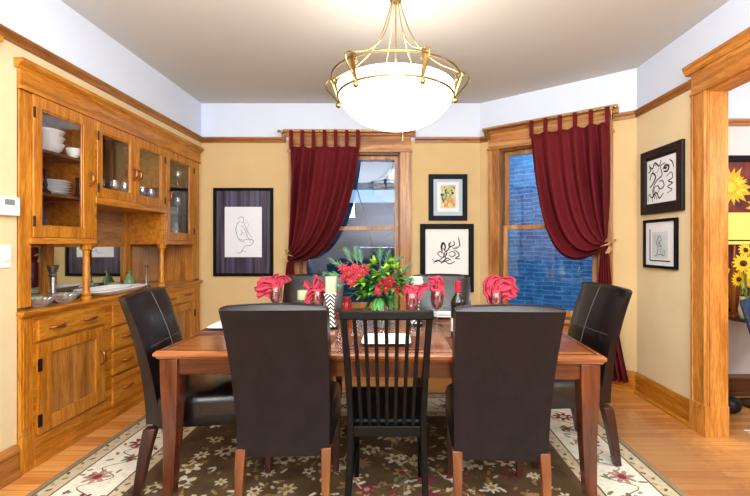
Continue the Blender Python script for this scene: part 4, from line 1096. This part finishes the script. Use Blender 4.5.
mb = MB(); mb.lathe([(.003,0),(.028,0),(.034,.01),(.038,.05),(.034,.1),(.024,.13),(.027,.145),(.024,.146),(.02,.13),(.003,.12)], n=28)
single('red_vase', mb, REDG, 'small red glossy vase behind the flowers on the left', 'vase', smooth=50).location = nap_at(347, 2.72)
# ---- wine bottle
t = thing('wine_bottle', 'dark wine bottle with red foil cap on the table', 'bottle', ((458-CX)/F*2.15, 2.15, ZT-.012+.012))
mb = MB(); mb.lathe([(.003,.003),(.033,0),(.037,.006),(.037,.19),(.034,.205),(.018,.228),(.014,.24),(.014,.29),(.003,.29)], n=28); obj('body', mb, WINE, t, smooth=50)
mb = MB(); mb.lathe([(.0145,.245),(.0152,.245),(.0152,.29),(.0165,.291),(.0165,.3),(.003,.301)], n=20); obj('foil_cap', mb, WINECAP, t, smooth=50)
mb = MB(); mb.lathe([(.0373,.04),(.0376,.04),(.0376,.11),(.0373,.11)], n=28); obj('bottle_label', mb, LABELM, t, smooth=50)

# ---- flowers
vx, vy = (382-CX)/F*2.44, 2.44
mb = MB(); mb.lathe([(.003,0),(.052,0),(.054,.004),(.05,.08),(.056,.15),(.053,.15),(.047,.08),(.05,.008),(.003,.006)], n=28)
single('glass_vase', mb, DRINK, 'clear glass vase holding the red and green flower arrangement', 'vase', smooth=50).location = (vx, vy, ZT)
B = thing('flower_arrangement', 'mixed arrangement of red blooms, lime leaves and pine sprigs in the centre of the table', 'flowers', (vx, vy, ZT+.01))
gm = [mat('leaf_dark','#2f6a34',.5,var=.2,vscale=30), mat('leaf_lime','#8fb832',.55,var=.2,vscale=30), mat('leaf_mid','#4f9440',.5,var=.2,vscale=30), mat('pine_green','#5f8f6c',.6)]
fm = [mat('flower_red','#8c1a26',.6,spec=.2,var=.2,vscale=40), mat('flower_pink','#a6303e',.6,spec=.2,var=.2,vscale=40)]
rr = random.Random(5)
def leafshape(mb, p, d_, L, w, up=None, mt=0, cup=.15):
    d_ = Vector(d_).normalized(); up = Vector(up or (0,0,1))
    s_ = d_.cross(up); s_ = s_.normalized() if s_.length > .05 else d_.orthogonal().normalized(); n_ = s_.cross(d_).normalized()
    N = 6; rows = []
    for i in range(N+1):
        t_ = i/N; ww = w*math.sin(PI*min(1,t_*.93+.05))**.8; c = Vector(p)+d_*L*t_ - n_*L*cup*t_*t_
        rows.append((mb.v(c-s_*ww*.5+n_*ww*.15), mb.v(c), mb.v(c+s_*ww*.5+n_*ww*.15)))
    for i in range(N):
        for j in range(2): mb.face([rows[i][j], rows[i][j+1], rows[i+1][j+1], rows[i+1][j]], mt)
mb = MB()
for i in range(14):
    a = rr.uniform(0,6.28); mb.tube([(rr.uniform(-.02,.02),rr.uniform(-.02,.02),0),(.01*math.cos(a),.01*math.sin(a),.12),(.06*math.cos(a),.05*math.sin(a),.22)], .003, 5)
obj('stems', mb, gm[0], B)
mb = MB()
for i in range(480):
    a = rr.uniform(0,6.28); el = rr.uniform(-.2,1.2); r_ = rr.uniform(.05,.13)
    p = Vector((r_*1.35*math.cos(a)*math.cos(el), r_*.8*math.sin(a)*math.cos(el), .20+r_*.9*math.sin(el)))
    leafshape(mb, p, (math.cos(a), math.sin(a)*.8, rr.uniform(-.4,.9)), rr.uniform(.035,.06), rr.uniform(.016,.028), mt=rr.choice((0,0,2,2)))
for i in range(22):   # hanging leaves over the vase rim
    a = rr.uniform(0,6.28); leafshape(mb, (.06*math.cos(a),.06*math.sin(a),.17), (math.cos(a), math.sin(a), -1.3), .08, .03, mt=rr.choice((0,2)))
obj('foliage', mb, [gm[0], gm[1], gm[2]], B, smooth=180)
def sp(px, py, dy=0):  # pixel position to arrangement local coordinates at the vase depth
    q = P(px, py, vy+dy); return Vector((q.x-vx, dy, q.z-ZT-.01))
for c in ((367,270,-.02),(378,276,-.07),(362,283,-.08),(395,270,-.02),(374,265,.0),(398,285,-.03),(386,272,-.06),(365,297,-.08),(391,264,.02)):
    mb = MB(); o0 = sp(*c)
    for k in range(16):
        a = rr.uniform(0,6.28); el = rr.uniform(-.3,1.3); d_ = Vector((math.cos(a)*math.cos(el), math.sin(a)*math.cos(el)-.3, math.sin(el)))
        leafshape(mb, o0+d_*.006, d_, rr.uniform(.03,.055), .026)
    obj('lime_leaf_cluster', mb, gm[1], B, smooth=180)
for i, c in enumerate(((349,272,-.05),(355,268,-.03),(345,277,-.02),(359,275,-.07),(382,284,-.10),(390,281,-.11),(386,288,-.11),(395,289,-.08),(344,269,.0),(379,290,-.1),(352,281,-.08),(364,270,-.06))):
    mb = MB(); o0 = sp(*c); n = 11
    ax = Vector((rr.uniform(-.4,.4), -1, rr.uniform(.0,.7))).normalized(); e1 = ax.orthogonal().normalized(); e2 = ax.cross(e1)
    for ring_, (L_, tilt) in enumerate(((.038,.1),(.032,.5),(.022,1.1))):
        for k in range(n):
            a = 2*PI*k/n + ring_*.5; d_ = (e1*math.cos(a)+e2*math.sin(a)+ax*tilt).normalized(); leafshape(mb, o0, d_, L_*rr.uniform(.75,1.15), .0105, up=ax, cup=.25)
    mb.ball(o0+ax*.008, .0035, 8, 5, mat=1)
    obj('red_flower', mb, [fm[0 if 3 < i < 8 else 1], gm[1]], B, smooth=180)
for c, d_ in (((352,262,0),(-.5,0,1)),((345,268,.02),(-1,0,.6)),((340,275,0),(-1,-.2,.1)),((357,262,.02),(-.15,.1,1)),((385,265,.02),(.3,0,1)),((392,266,.0),(.8,0,.8)),((399,272,.0),(1,-.1,.5)),((380,262,.04),(0,.3,1)),((342,285,-.02),(-1,0,-.3)),((400,280,-.02),(1,0,.1)),((362,264,.03),(-.2,.2,.8))):
    mb = MB(); o0 = sp(*c); d_ = Vector(d_).normalized(); L_ = rr.uniform(.07,.10)
    mb.tube([o0-d_*.06, o0, o0+d_*L_], .0022, 5)
    for k in range(46):
        t_ = rr.random(); p = o0 + d_*L_*t_; n_ = Vector((rr.uniform(-1,1),rr.uniform(-1,1),rr.uniform(-1,1))).normalized(); q = (n_*.8+d_*1.1).normalized()
        mb.tube([p, p+q*.038*(1.1-t_*.4)], [.0016,.0007], 3)
    obj('pine_sprig', mb, gm[3], B)

# ------------------------------------------------------------------ hall beyond the opening
def hallp(px, py, Y): return P(px, py, Y)
t = thing('sunflower_painting', 'black framed painting of yellow sunflowers on the wall beyond the opening', 'painting', (3.05, 3.42, .68))
W_, H_ = 1.05, 1.31
mb = MB()
for a, b, c, e in ((-W_/2,-W_/2+.05,0,H_),(W_/2-.05,W_/2,0,H_),(-W_/2+.05,W_/2-.05,0,.05),(-W_/2+.05,W_/2-.05,H_-.05,H_)): mb.box(a,b,-.04,-.002,c,e)
obj('frame', mb, BLACKF, t, bevel=.004)
mb = MB(); mb.box(-W_/2+.05,W_/2-.05,-.02,-.003,.05,H_-.05)
obj('canvas', mb, stripes_mat('painted_ground',['#16303a','#4a1a20','#7a2a1c','#2c5560'],(5,1,4)), t)
SUNM = [mat('sun_a','#d9a41a',.6), mat('sun_b','#ecc934',.6), mat('sun_c','#5a3414',.7), mat('sun_d','#e8e2c0',.7)]
k_ = 0
for cx_, cz_, r_, cc in ((-.27,1.05,.17,1),(-.2,.30,.15,2),(.0,.88,.13,2),(.25,.55,.2,2),(.27,1.05,.14,2),(.02,.5,.14,3)):
    mb = MB(); rq = random.Random(int(r_*1000)+k_)
    for ring_ in range(3):
        for k in range(18):
            a = 2*PI*k/18+ring_*.12; L_ = r_*(1,.8,.55)[ring_]*rq.uniform(.8,1.15); k_ += 1; wq = .16*rq.uniform(.7,1.3)
            c0 = Vector((cx_, -.021-.00002*k_, cz_)); d_ = Vector((math.cos(a),0,math.sin(a))); s_ = Vector((-math.sin(a),0,math.cos(a)))
            mb.poly([c0, c0+d_*L_*.5+s_*L_*wq, c0+d_*L_+s_*L_*.05*rq.uniform(-1,1), c0+d_*L_*.5-s_*L_*wq], (0,1,0)[ring_])
    k_ += 1; mb.poly([(cx_+r_*.25*math.cos(2*PI*k/12), -.0215-.00002*k_, cz_+r_*.25*math.sin(2*PI*k/12)) for k in range(12)], cc)
    obj('painted_sunflower', mb, SUNM, t)
# side table, lamp, sunflowers
WDK = wood('dark_table_wood','#22120c','#38200f','#4a2c18','x')
t = thing('side_table', 'small dark round pedestal table beyond the opening, under the lamp', 'table', (2.83, 3.18, 0))
mb = MB(); mb.lathe([(.004,.665),(.225,.665),(.23,.67),(.23,.685),(.225,.69),(.004,.69)], n=32); obj('table_top', mb, WDK, t, smooth=40)
mb = MB(); mb.lathe([(.004,0),(.13,0),(.13,.02),(.04,.05),(.025,.15),(.03,.4),(.02,.6),(.05,.665),(.004,.665)], n=20); obj('pedestal', mb, WDK, t, smooth=40)
t = thing('table_lamp', 'table lamp with warm yellow square shade beyond the opening', 'lamp', (2.68, 3.24, .6905))
mb = MB(); mb.lathe([(.003,0),(.06,0),(.06,.012),(.02,.03),(.03,.1),(.05,.2),(.035,.33),(.012,.4),(.01,.6),(.003,.6)], n=24); obj('base', mb, BRONZE, t, smooth=50)
mb = MB(); mb.rings([[(sx*w,sy*w*.5,z) for sx, sy in ((-1,-1),(1,-1),(1,1),(-1,1))] for z, w in ((.565,.165),(.81,.13))], cap=False)
obj('lamp_shade', mb, mat('lit_shade','#e6c566',.8,emit=.3,ecol='#f7cf6a'), t, solid=.003)
mb = MB(); mb.rings([[(sx*w,sy*w*.52,z) for sx, sy in ((-1,-1),(1,-1),(1,1),(-1,1))] for z, w in ((.59,.1665),(.6,.165))], cap=False)
obj('shade_band', mb, IRON, t, solid=.002)
V = thing('sunflower_bouquet', 'bunch of yellow sunflowers in a pale vase beside the yellow lamp', 'flowers', (2.70, 3.14, .6905))
mb = MB(); mb.lathe([(.003,0),(.045,0),(.06,.06),(.045,.14),(.05,.16),(.045,.16),(.04,.14),(.003,.1)], n=24); obj('vase', mb, mat('cream_glaze','#e9dfae',.3), V, smooth=50)
ym = [mat('petal_yellow','#f0c020',.6), mat('seed_brown','#4a2c14',.8), gm[2]]
for (x, y, z, r_) in ((-.06,-.03,.42,.075),(.05,-.05,.46,.07),(.0,-.07,.34,.08),(.10,-.02,.36,.075),(-.09,-.02,.30,.06),(.09,-.06,.24,.06),(-.02,0,.52,.06)):
    mb = MB(); o0 = Vector((x,y,z)); ax = Vector((rr.uniform(-.4,.2),-1,rr.uniform(-.1,.4))).normalized(); e1 = ax.orthogonal().normalized(); e2 = ax.cross(e1)
    for k in range(14):
        a = 2*PI*k/14; leafshape(mb, o0, e1*math.cos(a)+e2*math.sin(a)+ax*.15, r_, r_*.35, up=ax, mt=0)
    mb.ball(o0+ax*.004, r_*.32, 10, 6, mat=1); mb.tube([o0, (x*.4,y*.4,.2),(0,0,.1)], .004, 5, mat=2)
    obj('sunflower', mb, ym, V, smooth=180)
# navy armchair
t = thing('blue_armchair', 'navy blue upholstered chair with nail studs seen through the opening', 'chair', (2.66, 2.57, 0), math.radians(-50))
NAVY = mat('navy_fabric','#1d3156',.7,bump=.2,bscale=200)
NB = [(.36,-.235),(.54,-.27),(.7,-.31),(.85,-.35),(.885,-.36)]
mb = MB(); rg = []
for k, (z, x0) in enumerate(NB): ins = .02*(k == 4); rg.append([(x0,-.22+ins,z),(x0+.09,-.22+ins,z),(x0+.09,.22-ins,z),(x0,.22-ins,z)])
mb.rings(rg); bk = obj('backrest', mb, NAVY, t, smooth=40, bevel=.015)
mb = MB(); mb.box(-.24,.26,-.22,.22,.3,.47); obj('seat', mb, NAVY, t, bevel=.02)
for k in range(11):
    z = .40+.042*k
    q = max(i for i in range(4) if NB[i][0] <= z); f_ = (z-NB[q][0])/(NB[q+1][0]-NB[q][0]); x = NB[q][1]+f_*(NB[q+1][1]-NB[q][1])
    mb = MB(); mb.ball((x+.022,-.221,z), .006, 8, 5); obj('nail_stud', mb, BRASSL, bk)
for sx in (-.17,.22):
    for sy in (-.19,.19): mb = MB(); mb.tube([(sx,sy,0),(sx,sy,.31)], [.012,.02], 10); obj('leg', mb, WDK, t)
mb = MB(); mb.ball((0,0,.065), .065, 16, 10); o = single('round_footstool', mb, mat('black_rubber','#141416',.5), 'small round black object on the floor just beyond the opening', 'ball', smooth=180); o.name = 'round_weight'; o.location = (2.50, 3.05, 0)
mb = MB(); mb.tube(spline([(2.35,2.72,.004),(2.5,2.75,.004),(2.75,2.62,.004),(3.1,2.7,.004)],6), .004, 6); mb.tube(spline([(2.35,2.76,.004),(2.55,2.7,.004),(2.8,2.52,.004),(3.2,2.5,.004)],6), .004, 6)
single('power_cord', mb, WHITEC, 'white power cord lying on the floor beyond the opening', 'cord')

# ------------------------------------------------------------------ lights, world, camera
def area(name, loc, rot, size, energy, col=(1,1,1), sy=None):
    l = bpy.data.lights.new(name, 'AREA'); l.energy = energy; l.size = size; l.color = col
    if sy: l.shape = 'RECTANGLE'; l.size_y = sy
    o = bpy.data.objects.new(name, l); COL.objects.link(o); o.location = loc; o.rotation_euler = rot; return o
def point(name, loc, energy, col, r=.1):
    l = bpy.data.lights.new(name, 'POINT'); l.energy = energy; l.color = col; l.shadow_soft_size = r
    o = bpy.data.objects.new(name, l); COL.objects.link(o); o.location = loc; return o
area('light_fill_overhead', (0, .4, 2.72), (0,0,0), 2.4, 75, (.95,.97,1))  # added overhead fill, no fixture on the ceiling here
area('light_fill', (1.15, -1.2, 2.3), (math.radians(68),0,0), 1.5, 65, (.90,.95,1), .8)
area('light_fill_left', (-1.5, -1.2, 2.3), (math.radians(68),0,0), 1.0, 45, (.90,.95,1), .8)
area('light_bounce', (0, -.3, 1.2), (PI,0,0), 1.6, 150, (.86,.92,1))
point('light_chandelier', (CHX, CHY, 2.34), 3, (1,.93,.82), .12)
point('light_fill_hall', (3.4, 1.8, 2.0), 62, (1,.95,.88), .2)  # added fill to brighten the hall, separate from the table lamp
area('light_outside_left', (-.6, 5.3, 3.4), (math.radians(35),0,0), 1.5, 25, (.6,.78,1))
area('light_outside_right', (2.35, 4.9, 3.5), (math.radians(30),0,ang), 1.5, 120, (.62,.82,1))
w = bpy.data.worlds.new('world'); sc.world = w; w.use_nodes = True
w.node_tree.nodes['Background'].inputs['Color'].default_value = (.80,.88,1,1)
w.node_tree.nodes['Background'].inputs['Strength'].default_value = .75
cam = bpy.data.cameras.new('camera'); co = bpy.data.objects.new('camera', cam); COL.objects.link(co)
co.location = (0,0,EYE); co.rotation_euler = (PI/2,0,0)
cam.sensor_width = 36; cam.lens = F/750*36
cam.shift_x = (375-CX)/750; cam.shift_y = (CY-248)/750
cam.clip_start = .05
sc.camera = co
sc.view_settings.view_transform = 'Standard'
sc.view_settings.look = 'None'
sc.view_settings.exposure = .12
sc.view_settings.gamma = .93
